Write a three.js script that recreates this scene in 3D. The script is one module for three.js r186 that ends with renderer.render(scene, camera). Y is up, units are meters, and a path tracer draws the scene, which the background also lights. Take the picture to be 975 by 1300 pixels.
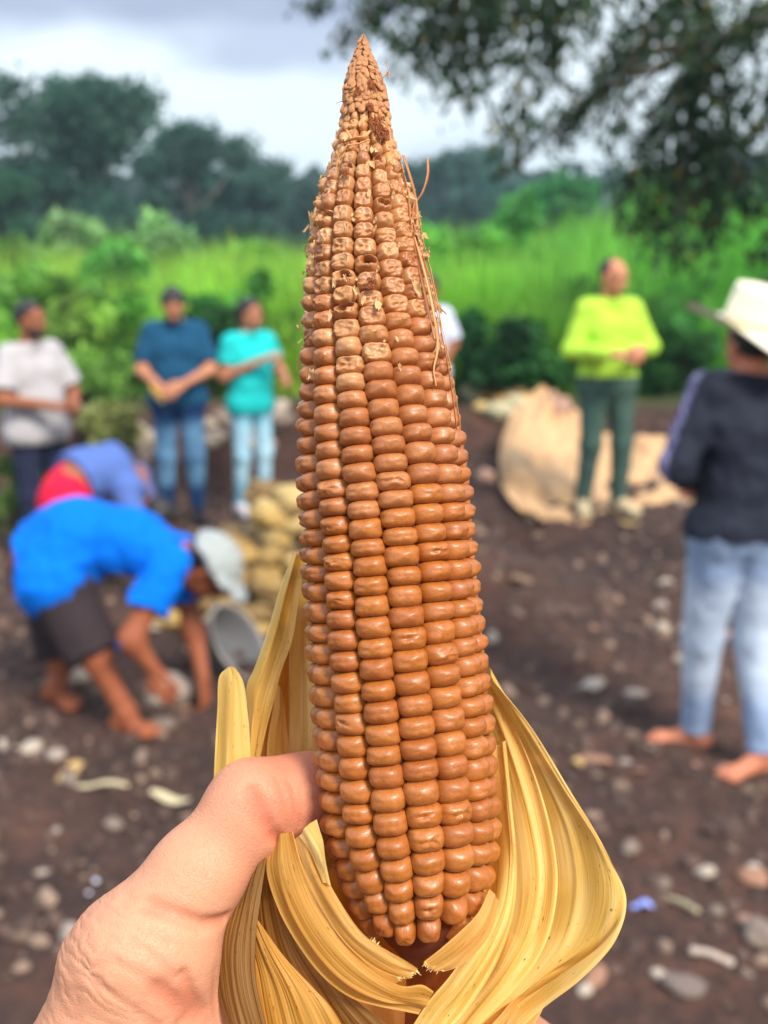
import * as THREE from 'three';
import { mergeGeometries } from 'three/addons/utils/BufferGeometryUtils.js';
import { ImprovedNoise } from 'three/addons/math/ImprovedNoise.js';

// ---------------------------------------------------------------- camera, sky, sun, exposure
const V3 = THREE.Vector3, R = THREE.MathUtils.degToRad;
const scene = new THREE.Scene();
const camera = new THREE.PerspectiveCamera(50, 768 / 1024, 0.02, 2000);
const PITCH = R(14.1), EYE = new V3(0, 1.75, 0);
camera.position.copy(EYE);
camera.rotation.x = -PITCH;
camera.focus = 0.189;
camera.userData.fStop = 17;
const renderer = new THREE.WebGLRenderer();
renderer.toneMapping = THREE.LinearToneMapping;
renderer.toneMappingExposure = 2.35;
renderer.shadowMap.enabled = true;

const NZ = new ImprovedNoise();
const noise = (x, y, z = 0.37) => NZ.noise(x + 31.7, y + 17.3, z + 5.1);
function fbm(x, y, z, o = 4) { let s = 0, a = 0.5; for (let i = 0; i < o; i++) { s += a * noise(x, y, z); x *= 2.03; y *= 2.03; z *= 2.03; a *= 0.5; } return s; }
const clamp = THREE.MathUtils.clamp, lerp = THREE.MathUtils.lerp;
const ss = (a, b, x) => { const t = clamp((x - a) / (b - a), 0, 1); return t * t * (3 - 2 * t); };
function rng(seed) { let a = seed >>> 0; return () => { a = (a + 0x6d2b79f5) | 0; let t = Math.imul(a ^ (a >>> 15), 1 | a); t = (t + Math.imul(t ^ (t >>> 7), 61 | t)) ^ t; return ((t ^ (t >>> 14)) >>> 0) / 4294967296; }; }

{ // overcast sky: brighter overhead than at the horizon, with soft grey-blue cloud bellies all round
  const W = 1024, H = 512, data = new Float32Array(W * H * 4);
  for (let j = 0; j < H; j++) for (let i = 0; i < W; i++) {
    const el = ((j + 0.5) / H - 0.5) * Math.PI, az = ((i + 0.5) / W - 0.5) * 2 * Math.PI;
    const x = Math.cos(az) * Math.cos(el), y = Math.sin(el), z = Math.sin(az) * Math.cos(el);
    const base = 0.4 + 0.72 * Math.max(0, y);
    const k = 1 / (Math.max(y, 0) + 0.22);
    const c = fbm(x * k * 0.9 + 121.51, z * k * 0.9 + 1.11, 1.3, 5);
    const belly = ss(-0.06, 0.24, c) * ss(0.04, 0.13, y);
    const l = base * (1 - 0.5 * belly) * (1 + 0.1 * fbm(x * k * 3, z * k * 3, 4.1, 3));
    const o = (j * W + i) * 4;
    data[o] = l * lerp(0.86, 0.76, belly); data[o + 1] = l * lerp(0.98, 0.89, belly); data[o + 2] = l * lerp(1.07, 1.2, belly); data[o + 3] = 1;
  }
  const t = new THREE.DataTexture(data, W, H, THREE.RGBAFormat, THREE.FloatType);
  t.mapping = THREE.EquirectangularReflectionMapping; t.magFilter = THREE.LinearFilter; t.needsUpdate = true;
  scene.background = t; scene.environment = t;
}
const sun = new THREE.DirectionalLight(new THREE.Color(1, 0.95, 0.85), 2.3);
scene.fog = new THREE.FogExp2(new THREE.Color(0.62, 0.85, 0.95), 0.0013);
sun.position.set(5, 9, 7); sun.castShadow = true; sun.shadow.radius = 32;
sun.shadow.camera.left = sun.shadow.camera.bottom = -15; sun.shadow.camera.right = sun.shadow.camera.top = 15; sun.shadow.camera.far = 60;
sun.shadow.mapSize.set(2048, 2048);
scene.add(sun, sun.target);

// ---------------------------------------------------------------- helpers
const F = 650 / Math.tan(R(25)), FW = new V3(0, -Math.sin(PITCH), -Math.cos(PITCH)), UPV = new V3(0, Math.cos(PITCH), -Math.sin(PITCH));
// the place that is seen px, py (in a 975 x 1300 frame) at that depth
const at = (px, py, d) => new V3().copy(EYE).addScaledVector(FW, d).addScaledVector(UPV, d * (650 - py) / F).add(new V3(d * (px - 487.5) / F, 0, 0));
const taken = new Map();
function numbered(n) { const k = taken.get(n) ?? 0; taken.set(n, k + 1); return k ? n + '_' + String(k).padStart(3, '0') : n; }
function tag(o, label, category, group, kind) {
  o.userData.label = label; if (category) o.userData.category = category; if (group) o.userData.group = group; if (kind) o.userData.kind = kind; return o;
}
function thing(name, pos, label, category, group) { const g = new THREE.Group(); g.name = numbered(name); g.position.copy(pos); scene.add(g); return tag(g, label, category, group); }
// a mesh whose geometry is in world space, put under a parent that is only translated
function part(name, geo, mat, parent) {
  const g = geo; if (parent && !parent.isScene) g.translate(-wx(parent).x, -wx(parent).y, -wx(parent).z);
  const m = new THREE.Mesh(g, mat); m.name = name; m.castShadow = m.receiveShadow = true; (parent ?? scene).add(m); return m;
}
function wx(o) { const p = new V3(); for (let q = o; q && !q.isScene; q = q.parent) p.add(q.position); return p; }
const mat = (r, g, b, rough = 0.8, extra = {}) => new THREE.MeshPhysicalMaterial({ color: new THREE.Color().setRGB(r, g, b), roughness: rough, side: THREE.DoubleSide, ...extra });
const srgb = (r, g, b) => { const f = (c) => { c /= 255; return c <= 0.04045 ? c / 12.92 : ((c + 0.055) / 1.055) ** 2.4; }; return [f(r), f(g), f(b)]; };
// tileable value noise on a lattice of px by py cells
function tnoise(seed, px, py) {
  const r = rng(seed), g = Float32Array.from({ length: px * py }, () => r());
  return (u, v) => { const x = u * px, y = v * py, x0 = Math.floor(x), y0 = Math.floor(y); let a = x - x0, b = y - y0; a = a * a * (3 - 2 * a); b = b * b * (3 - 2 * b);
    const q = (i, j) => g[(((j % py) + py) % py) * px + (((i % px) + px) % px)];
    return lerp(lerp(q(x0, y0), q(x0 + 1, y0), a), lerp(q(x0, y0 + 1), q(x0 + 1, y0 + 1), a), b); };
}
function tex(w, h, fn, color = true) {
  const d = new Uint8Array(w * h * 4);
  for (let j = 0; j < h; j++) for (let i = 0; i < w; i++) { const c = fn((i + 0.5) / w, (j + 0.5) / h), o = (j * w + i) * 4; for (let k = 0; k < 3; k++) d[o + k] = clamp(Math.round((Array.isArray(c) ? c[k] : c) * 255), 0, 255); d[o + 3] = 255; }
  const t = new THREE.DataTexture(d, w, h); t.wrapS = t.wrapT = THREE.RepeatWrapping; t.magFilter = t.minFilter = THREE.LinearFilter; if (color) t.colorSpace = THREE.SRGBColorSpace; t.needsUpdate = true; return t;
}
// naive surface nets of a distance field, with the field's own gradient as normals
function surfNet(f, lo, hi, c) {
  const n = [0, 1, 2].map((k) => Math.ceil((hi.getComponent(k) - lo.getComponent(k)) / c) + 1), [nx, ny, nz] = n, val = new Float32Array(nx * ny * nz);
  const id = (i, j, k) => (k * ny + j) * nx + i;
  for (let k = 0; k < nz; k++) for (let j = 0; j < ny; j++) for (let i = 0; i < nx; i++) val[id(i, j, k)] = f(lo.x + i * c, lo.y + j * c, lo.z + k * c);
  const vid = new Int32Array(nx * ny * nz).fill(-1), pos = [], idx = [];
  const co = [0, 1, nx, nx + 1, nx * ny, nx * ny + 1, nx * ny + nx, nx * ny + nx + 1], ed = [[0, 1], [2, 3], [4, 5], [6, 7], [0, 2], [1, 3], [4, 6], [5, 7], [0, 4], [1, 5], [2, 6], [3, 7]];
  for (let k = 0; k < nz - 1; k++) for (let j = 0; j < ny - 1; j++) for (let i = 0; i < nx - 1; i++) {
    const b = id(i, j, k); let m = 0; for (let q = 0; q < 8; q++) if (val[b + co[q]] < 0) m |= 1 << q;
    if (m === 0 || m === 255) continue;
    let x = 0, y = 0, z = 0, w = 0;
    for (const [p, q] of ed) { if (((m >> p) & 1) === ((m >> q) & 1)) continue; const a = val[b + co[p]], e = val[b + co[q]], t = a / (a - e); x += lerp(p & 1, q & 1, t); y += lerp((p >> 1) & 1, (q >> 1) & 1, t); z += lerp(p >> 2, q >> 2, t); w++; }
    vid[b] = pos.length / 3; pos.push(lo.x + (i + x / w) * c, lo.y + (j + y / w) * c, lo.z + (k + z / w) * c);
  }
  const quad = (a, b, d, e, flip) => { if (a < 0 || b < 0 || d < 0 || e < 0) return; flip ? idx.push(a, d, b, b, d, e) : idx.push(a, b, d, b, e, d); };
  for (let k = 1; k < nz - 1; k++) for (let j = 1; j < ny - 1; j++) for (let i = 1; i < nx - 1; i++) {
    const b = id(i, j, k), s = val[b] < 0;
    if (s !== val[b + 1] < 0) quad(vid[b - nx - nx * ny], vid[b - nx * ny], vid[b - nx], vid[b], !s);
    if (s !== val[b + nx] < 0) quad(vid[b - 1 - nx * ny], vid[b - nx * ny], vid[b - 1], vid[b], s);
    if (s !== val[b + nx * ny] < 0) quad(vid[b - 1 - nx], vid[b - nx], vid[b - 1], vid[b], !s);
  }
  const P = Float32Array.from(pos), N = new Float32Array(P.length), e = c * 0.35;
  for (let q = 0; q < P.length; q += 3) {
    const x = P[q], y = P[q + 1], z = P[q + 2], gx = f(x + e, y, z) - f(x - e, y, z), gy = f(x, y + e, z) - f(x, y - e, z), gz = f(x, y, z + e) - f(x, y, z - e), l = Math.hypot(gx, gy, gz) || 1;
    N[q] = gx / l; N[q + 1] = gy / l; N[q + 2] = gz / l;
  }
  const g = new THREE.BufferGeometry(); g.setAttribute('position', new THREE.BufferAttribute(P, 3)); g.setAttribute('normal', new THREE.BufferAttribute(N, 3)); g.setIndex(idx); return g;
}
const smin = (a, b, k) => { const h = Math.max(k - Math.abs(a - b), 0) / k; return Math.min(a, b) - h * h * k * 0.25; };
const smax = (a, b, k) => -smin(-a, -b, k);
// tapered capsule between two points
function cap(a, b, r1, r2 = r1) {
  const bx = b.x - a.x, by = b.y - a.y, bz = b.z - a.z, l2 = bx * bx + by * by + bz * bz || 1e-9;
  const f = (x, y, z) => { const px = x - a.x, py = y - a.y, pz = z - a.z; let t = (px * bx + py * by + pz * bz) / l2; t = t < 0 ? 0 : t > 1 ? 1 : t; const dx = px - t * bx, dy = py - t * by, dz = pz - t * bz; return Math.sqrt(dx * dx + dy * dy + dz * dz) - (r1 + (r2 - r1) * t); };
  f.box = [a, b, Math.max(r1, r2)]; return f;
}
function ell(c, ax, r) { // ellipsoid with axes ax (three unit vectors) and radii r
  const m = Math.min(...r);
  const f = (x, y, z) => { const dx = x - c.x, dy = y - c.y, dz = z - c.z; let s = 0; for (let k = 0; k < 3; k++) { const q = (dx * ax[k].x + dy * ax[k].y + dz * ax[k].z) / r[k]; s += q * q; } return (Math.sqrt(s) - 1) * m; };
  f.box = [c, c, Math.max(...r)]; return f;
}
const join = (list, k) => (x, y, z) => { let d = list[0](x, y, z); for (let i = 1; i < list.length; i++) d = smin(d, list[i](x, y, z), k); return d; };
function boxOf(list, pad) {
  const lo = new V3(1e9, 1e9, 1e9), hi = new V3(-1e9, -1e9, -1e9);
  for (const f of list) if (f.box) for (const p of [f.box[0], f.box[1]]) { lo.min(p.clone().subScalar(f.box[2] + pad)); hi.max(p.clone().addScalar(f.box[2] + pad)); }
  return [lo, hi];
}
// surface through several curves; each curve is a list of [px, py, depth]
function spline(list) { const v = list.map((p) => (p.isVector3 ? p : at(...p))); return new THREE.CatmullRomCurve3(v, false, 'centripetal'); }
function loft(curves, nu, nv, move) {
  const rows = curves.map((c) => spline(c)), pos = new Float32Array((nu + 1) * (nv + 1) * 3), uv = new Float32Array((nu + 1) * (nv + 1) * 2), idx = [];
  const len = rows[Math.floor(rows.length / 2)].getLength();
  let o = 0;
  for (let i = 0; i <= nu; i++) {
    const u = i / nu, pts = rows.map((r) => r.getPoint(u));
    const across = pts.length > 2 ? new THREE.CatmullRomCurve3(pts, false, 'centripetal') : new THREE.LineCurve3(pts[0], pts[1]);
    const wid = pts[0].distanceTo(pts[pts.length - 1]);
    for (let j = 0; j <= nv; j++, o++) { const p = across.getPoint(j / nv); p.toArray(pos, o * 3); uv[o * 2] = u * len; uv[o * 2 + 1] = (j / nv) ; }
  }
  for (let i = 0; i < nu; i++) for (let j = 0; j < nv; j++) { const a = i * (nv + 1) + j, b = a + 1, c = a + nv + 1, d = c + 1; idx.push(a, c, b, b, c, d); }
  const g = new THREE.BufferGeometry(); g.setAttribute('position', new THREE.BufferAttribute(pos, 3)); g.setAttribute('uv', new THREE.BufferAttribute(uv, 2)); g.setIndex(idx); g.computeVertexNormals();
  if (move) { const n = g.attributes.normal, p = g.attributes.position; for (let q = 0; q < p.count; q++) { const h = move(Math.floor(q / (nv + 1)) / nu, (q % (nv + 1)) / nv); p.setXYZ(q, p.getX(q) + n.getX(q) * h, p.getY(q) + n.getY(q) * h, p.getZ(q) + n.getZ(q) * h); } g.computeVertexNormals(); }
  return g;
}
function tint(g, c) { const n = g.attributes.position.count, a = new Float32Array(n * 3); for (let i = 0; i < n; i++) a.set(c, i * 3); g.setAttribute('color', new THREE.BufferAttribute(a, 3)); return g; }
// ---------------------------------------------------------------- the maize cob
const COB = [[48, 461, 3], [60, 461, 7], [100, 462, 22], [150, 464, 33], [200, 464, 47], [250, 463, 64], [300, 463, 77], [400, 469, 90], [500, 477, 102], [600, 486, 112], [700, 494, 114], [800, 501, 116.5], [900, 510, 117.5], [1000, 518, 117.5], [1050, 523, 115], [1100, 528, 104], [1150, 530, 88], [1185, 529, 62], [1215, 528, 24]];
function cobAt(py) { // smooth centre and half width at a height in the frame
  let k = 0; while (k < COB.length - 2 && COB[k + 1][0] < py) k++;
  const p0 = COB[Math.max(k - 1, 0)], p1 = COB[k], p2 = COB[k + 1], p3 = COB[Math.min(k + 2, COB.length - 1)], h = p2[0] - p1[0], t = clamp((py - p1[0]) / h, 0, 1);
  const out = [1, 2].map((i) => { const m1 = (p2[i] - p0[i]) / Math.max(p2[0] - p0[0], 1) * h, m2 = (p3[i] - p1[i]) / Math.max(p3[0] - p1[0], 1) * h, t2 = t * t, t3 = t2 * t; return (2 * t3 - 3 * t2 + 1) * p1[i] + (t3 - 2 * t2 + t) * m1 + (-2 * t3 + 3 * t2) * p2[i] + (t3 - t2) * m2; });
  return { cx: out[0], hw: Math.max(out[1], 1.5) };
}
const cobDepth = (py) => lerp(0.2035, 0.1985, (py - 52) / 1150);
function cobFrame(py) {
  const { cx, hw } = cobAt(py), d = cobDepth(py), c = at(cx, py, d), a = cobAt(py - 4), b = cobAt(py + 4);
  const T = at(a.cx, py - 4, cobDepth(py - 4)).sub(at(b.cx, py + 4, cobDepth(py + 4))), ds = T.length(); T.normalize();
  const r = hw * d / F / 1.004, slope = ((a.hw - b.hw) * d / F) / ds; // growth of the radius towards the tip
  const toEye = EYE.clone().sub(c).normalize(), e2 = toEye.addScaledVector(T, -toEye.dot(T)).normalize(), e1 = new V3().crossVectors(T, e2).normalize();
  return { c, T, r, slope, e1, e2 };
}
const cob = thing('corn_cob', cobFrame(1205).c.clone(), 'large ripe maize cob with orange brown kernels held upright in front of the camera', 'corn cob');

// kernel shapes: a rounded block, x across the row, y along the cob, z outwards; unit half sizes
function kernelGeo(kind, seed) {
  const r = rng(seed * 977 + 13), NR = 13, NS = 28, pos = [], idx = [], uv = [], col = [];
  const ox = r() * 40, oy = r() * 40, sk = (r() - 0.5) * 0.3, nn = kind === 'tip' ? 2.2 : 2.9 + r() * 0.7, dx = (r() - 0.5) * 0.4, dy = (r() - 0.5) * 0.5, ang = r() * 3;
  const put = (t, s) => {
    const al = t * 2.15, ph = s * 2 * Math.PI, c = Math.cos(ph), q = Math.sin(ph), rr = 1 / Math.pow(Math.pow(Math.abs(c), nn) + Math.pow(Math.abs(q), nn), 1 / nn);
    const lat = Math.pow(Math.max(Math.sin(al), 0), 0.93), zc = Math.cos(al);
    let x = lat * rr * c, y = lat * rr * q, z = Math.sign(zc) * Math.pow(Math.abs(zc), kind === 'tip' ? 0.9 : 0.8);
    if (al > 1.57) { const k = 1 - 0.35 * (al - 1.57); x *= k; y *= k; }
    let shade = 1;
    const w = 0.06 * noise(x * 1.1 + ox, y * 1.1 + oy, z * 1.1); x *= 1 + w; y *= 1 + w; z *= 1 + w * 0.6; x += sk * y * 0.35;
    const top = ss(-0.1, 0.5, zc);
    if (kind === 'plump') { z += 0.05 * noise(x * 1.6 + ox, y * 1.6 + oy, 2.1) * top; z -= 0.05 * Math.exp(-((x - dx) ** 2 * 3 + (y - dy) ** 2 * 9)) * (seed % 2); }
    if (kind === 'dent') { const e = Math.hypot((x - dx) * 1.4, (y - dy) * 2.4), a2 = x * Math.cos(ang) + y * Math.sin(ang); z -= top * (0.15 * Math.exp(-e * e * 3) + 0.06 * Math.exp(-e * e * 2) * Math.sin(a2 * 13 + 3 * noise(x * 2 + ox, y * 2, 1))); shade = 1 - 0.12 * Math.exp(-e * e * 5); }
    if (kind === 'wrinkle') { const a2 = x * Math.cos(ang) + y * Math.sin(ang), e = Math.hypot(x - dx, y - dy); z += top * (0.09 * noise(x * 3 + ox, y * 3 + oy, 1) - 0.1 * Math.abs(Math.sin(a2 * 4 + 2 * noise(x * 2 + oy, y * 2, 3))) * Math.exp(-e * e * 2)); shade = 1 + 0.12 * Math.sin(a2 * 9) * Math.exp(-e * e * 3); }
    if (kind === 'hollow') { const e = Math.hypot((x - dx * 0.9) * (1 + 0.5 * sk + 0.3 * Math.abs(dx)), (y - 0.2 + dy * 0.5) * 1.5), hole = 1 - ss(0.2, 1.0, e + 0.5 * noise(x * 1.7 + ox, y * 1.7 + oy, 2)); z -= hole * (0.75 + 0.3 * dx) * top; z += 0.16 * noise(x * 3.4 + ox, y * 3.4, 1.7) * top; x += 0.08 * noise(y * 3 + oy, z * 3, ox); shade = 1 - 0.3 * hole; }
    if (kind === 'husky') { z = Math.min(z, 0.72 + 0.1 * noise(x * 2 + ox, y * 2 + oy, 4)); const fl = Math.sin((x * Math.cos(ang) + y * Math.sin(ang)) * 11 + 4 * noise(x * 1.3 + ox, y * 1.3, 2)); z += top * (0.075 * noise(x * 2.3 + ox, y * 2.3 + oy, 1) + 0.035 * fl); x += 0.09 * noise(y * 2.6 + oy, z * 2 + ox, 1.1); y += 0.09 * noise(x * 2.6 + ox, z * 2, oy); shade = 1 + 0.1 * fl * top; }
    const tone = clamp(shade * (1 + 0.1 * noise(x * 2 + oy, y * 2 + ox, 9) - 0.55 * ss(0.35, -0.5, zc)), 0.2, 1.25);  // kernel sides: deeper red pigment, darkened further to paint shade into the grooves
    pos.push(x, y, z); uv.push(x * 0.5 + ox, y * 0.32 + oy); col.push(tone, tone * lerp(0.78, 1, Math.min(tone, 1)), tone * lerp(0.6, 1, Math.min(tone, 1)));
  };
  put(0, 0); for (let i = 1; i <= NR; i++) for (let j = 0; j < NS; j++) put(i / NR, j / NS);
  for (let j = 0; j < NS; j++) { idx.push(0, 1 + j, 1 + ((j + 1) % NS)); for (let i = 1; i < NR; i++) { const a = 1 + (i - 1) * NS + j, b = 1 + (i - 1) * NS + ((j + 1) % NS); idx.push(a, a + NS, b, b, a + NS, b + NS); } }
  const g = new THREE.BufferGeometry(); g.setAttribute('position', new THREE.Float32BufferAttribute(pos, 3)); g.setAttribute('uv', new THREE.Float32BufferAttribute(uv, 2)); g.setAttribute('color', new THREE.Float32BufferAttribute(col, 3)); g.setIndex(idx); g.computeVertexNormals(); return g;
}
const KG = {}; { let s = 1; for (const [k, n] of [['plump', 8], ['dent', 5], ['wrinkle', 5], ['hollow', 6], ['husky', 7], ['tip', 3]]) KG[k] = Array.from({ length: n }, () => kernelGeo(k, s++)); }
const kN = [tnoise(5, 12, 12), tnoise(6, 37, 37), tnoise(7, 110, 110), tnoise(8, 9, 60)];
const kernelBump = tex(512, 512, (u, v) => 0.35 * kN[0](u, v) + 0.3 * kN[1](u, v) + 0.2 * kN[2](u, v) + 0.2 * kN[3](u, v), false);
const kernelMap = tex(512, 512, (u, v) => { const a = kN[0](u, v) * 0.5 + kN[1](u + 0.3, v) * 0.3 + kN[3](u, v) * 0.3, spot = ss(0.86, 0.93, kN[1](u + 0.5, v + 0.2)) * 0.12, l = 0.86 + 0.16 * a - spot; return [l, l * (0.985 + 0.02 * a), l * 0.99]; });
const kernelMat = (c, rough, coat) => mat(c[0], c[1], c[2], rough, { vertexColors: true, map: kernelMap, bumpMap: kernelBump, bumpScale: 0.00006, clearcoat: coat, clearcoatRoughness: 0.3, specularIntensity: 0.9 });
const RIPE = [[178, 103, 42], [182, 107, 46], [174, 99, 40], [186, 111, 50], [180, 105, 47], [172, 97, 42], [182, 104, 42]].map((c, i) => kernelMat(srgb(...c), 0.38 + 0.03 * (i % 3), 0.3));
const RIPE_UP = [[184, 114, 62], [178, 108, 57], [188, 119, 68], [175, 105, 56]].map((c, i) => kernelMat(srgb(...c), 0.42 + 0.03 * (i % 2), 0.22));
const DRY = [[194, 132, 80], [187, 124, 73], [200, 139, 87], [182, 118, 68], [203, 144, 93]].map((c, i) => kernelMat(srgb(...c), 0.42 + 0.04 * (i % 2), 0.25));
const dryTones = [[192, 130, 72], [184, 120, 64], [200, 140, 82]].map((c) => srgb(...c)), ripeTones = [[188, 108, 46], [178, 100, 44]].map((c) => srgb(...c));
const kernelBack = mat(1, 1, 1, 0.4, { vertexColors: true, bumpMap: kernelBump, bumpScale: 0.00006, clearcoat: 0.2, clearcoatRoughness: 0.3 });
{
  const r = rng(4242), spots = [];
  const pitchAt = (py) => { const T = [[60, 7], [110, 9], [160, 13], [230, 18], [300, 20], [400, 21.5], [500, 22.5], [600, 22.8], [700, 23.3], [800, 25], [900, 26], [1000, 26.5], [1100, 28], [1150, 30], [1200, 28]]; let k = 0; while (k < T.length - 2 && T[k + 1][0] < py) k++; return lerp(T[k][1], T[k + 1][1], (py - T[k][0]) / (T[k + 1][0] - T[k][0])); };
  for (let k = 0; k < 15; k++) {
    let py = 1182 - r() * 30, n = 0;
    const rowPitch = 0.96 + 0.08 * r(), ripeTop = 455 + 45 * Math.sin(k * 2.4) + 25 * r();
    while (py > 128) {
      const p = pitchAt(py) * rowPitch * (1 + 0.16 * (r() - 0.5)), mid = py - p / 2;
      const low = ss(1085, 1165, mid), th = R(9.3 + 24 * k) - R(10) * Math.max(0, 700 - mid) / 400 + (r() - 0.5) * (0.014 + 0.2 * low);
      if (!(mid > 1158 && k % 2 && r() < 0.8)) spots.push({ k, n: n++, py: mid, p, th, low, ripeTop, q: [r(), r(), r(), r(), r(), r()] });
      py -= p;
    }
  }
  for (const s of spots) {
    const f = cobFrame(s.py), [q0, q1, q2, q3, q4, q5] = s.q, dry = s.py < s.ripeTop, veryDry = s.py < s.ripeTop - 70, up = ss(470, 240, s.py);
    const N = new V3().addScaledVector(f.e1, Math.sin(s.th)).addScaledVector(f.e2, Math.cos(s.th)), side = new V3().addScaledVector(f.e1, Math.cos(s.th)).addScaledVector(f.e2, -Math.sin(s.th));
    const out = N.clone().addScaledVector(f.T, -clamp(f.slope, -1.3, 1.1)).normalize();
    out.addScaledVector(f.T, (q5 - 0.5) * (0.06 + 0.3 * s.low + 0.18 * up)).addScaledVector(side, (q4 - 0.5) * (0.04 + 0.3 * s.low + 0.14 * up)).normalize();
    const along = f.T.clone().addScaledVector(out, -f.T.dot(out)).normalize(), x = new V3().crossVectors(along, out);
    const px = cobDepth(s.py) / F, hw = Math.PI * f.r / 15 * lerp(0.915, 0.76, up) * (1 + 0.05 * (q0 - 0.5)), hh = s.p * px * 0.5 * lerp(1.15, 1.1, s.low) * Math.sqrt(1 + Math.min(f.slope * f.slope, 1)) * (1 + 0.06 * (q1 - 0.5));
    const hz = Math.min(0.0039, f.r * 0.3) * (1 + 0.14 * (q2 - 0.5));
    let geo, m; const pick = (a, t) => a[Math.floor(t * 0.9999 * a.length)];
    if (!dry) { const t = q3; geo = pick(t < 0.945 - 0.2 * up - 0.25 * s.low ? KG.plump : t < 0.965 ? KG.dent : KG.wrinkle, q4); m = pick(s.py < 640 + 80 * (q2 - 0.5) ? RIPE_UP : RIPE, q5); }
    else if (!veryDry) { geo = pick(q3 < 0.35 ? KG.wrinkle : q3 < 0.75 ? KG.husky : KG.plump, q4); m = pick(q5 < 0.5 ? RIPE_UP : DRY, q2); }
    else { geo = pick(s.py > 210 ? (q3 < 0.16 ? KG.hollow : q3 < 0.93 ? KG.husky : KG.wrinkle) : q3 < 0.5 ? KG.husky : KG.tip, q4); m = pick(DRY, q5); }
    const rows = hw * lerp(1, 0.88, s.low);
    s.M = new THREE.Matrix4().makeBasis(x.clone().multiplyScalar(rows), along.clone().multiplyScalar(hh), out.clone().multiplyScalar(hz)).setPosition(f.c.clone().addScaledVector(N, f.r - hz * 0.97 - (q1 * 0.0003)).sub(cob.position));
    const c = dry ? dryTones[s.n % 3] : ripeTones[s.n % 2];
    Object.assign(s, { geo, m, c, show: Math.cos(s.th) > 0.02 ? hw * hh * (0.25 + Math.max(0, Math.cos(s.th))) : -1 });
  }
  spots.sort((a, b) => b.show - a.show);
  const rest = [];
  spots.forEach((s, i) => {
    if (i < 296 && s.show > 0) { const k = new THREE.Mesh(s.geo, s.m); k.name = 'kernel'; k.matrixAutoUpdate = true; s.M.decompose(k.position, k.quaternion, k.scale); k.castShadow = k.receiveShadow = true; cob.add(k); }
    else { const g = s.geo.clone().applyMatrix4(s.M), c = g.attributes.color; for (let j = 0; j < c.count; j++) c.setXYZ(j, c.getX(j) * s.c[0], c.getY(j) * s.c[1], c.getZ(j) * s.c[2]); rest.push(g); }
  });
  const m = new THREE.Mesh(mergeGeometries(rest), kernelBack); m.name = 'kernel_rows'; m.userData.kind = 'stuff'; cob.add(m);

  // the cob itself between the kernels, and the withered tip
  const pos = [], idx = [], NSEG = 36, ys = []; for (let y = 46; y <= 1225; y += 9) ys.push(y);
  ys.forEach((y) => { const f = cobFrame(y), rad = Math.max(f.r - Math.min(0.0034, f.r * 0.25), 0.0001); for (let j = 0; j < NSEG; j++) { const a = j / NSEG * 2 * Math.PI, w = 1 + 0.05 * noise(Math.cos(a) * 4, y * 0.07, Math.sin(a) * 4); f.c.clone().addScaledVector(f.e1, Math.sin(a) * rad * w).addScaledVector(f.e2, Math.cos(a) * rad * w).toArray(pos, pos.length); } });
  for (let i = 0; i < ys.length - 1; i++) for (let j = 0; j < NSEG; j++) { const a = i * NSEG + j, b = i * NSEG + (j + 1) % NSEG; idx.push(a, a + NSEG, b, b, a + NSEG, b + NSEG); }
  const g = new THREE.BufferGeometry(); g.setAttribute('position', new THREE.Float32BufferAttribute(pos, 3)); g.setIndex(idx); g.computeVertexNormals();
  part('cob_core', g, mat(...srgb(104, 44, 18), 0.9), cob);
}
function bit(py, th, lift, hw, hh, hz, geo, tiltT = 0, tiltS = 0) { // a small scale or husk scrap lying on the cob
  const f = cobFrame(py), N = new V3().addScaledVector(f.e1, Math.sin(th)).addScaledVector(f.e2, Math.cos(th)), out = N.clone().addScaledVector(f.T, -clamp(f.slope, -1, 1) + tiltT), side = new V3().addScaledVector(f.e1, Math.cos(th)).addScaledVector(f.e2, -Math.sin(th));
  out.addScaledVector(side, tiltS).normalize();
  const along = f.T.clone().addScaledVector(side, tiltS).addScaledVector(out, -f.T.dot(out)).normalize(), x = new V3().crossVectors(along, out).normalize(), al = new V3().crossVectors(out, x);
  return geo.clone().applyMatrix4(new THREE.Matrix4().makeBasis(x.multiplyScalar(hw), al.multiplyScalar(hh), out.multiplyScalar(hz)).setPosition(f.c.clone().addScaledVector(N, f.r + lift)));
}
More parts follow.
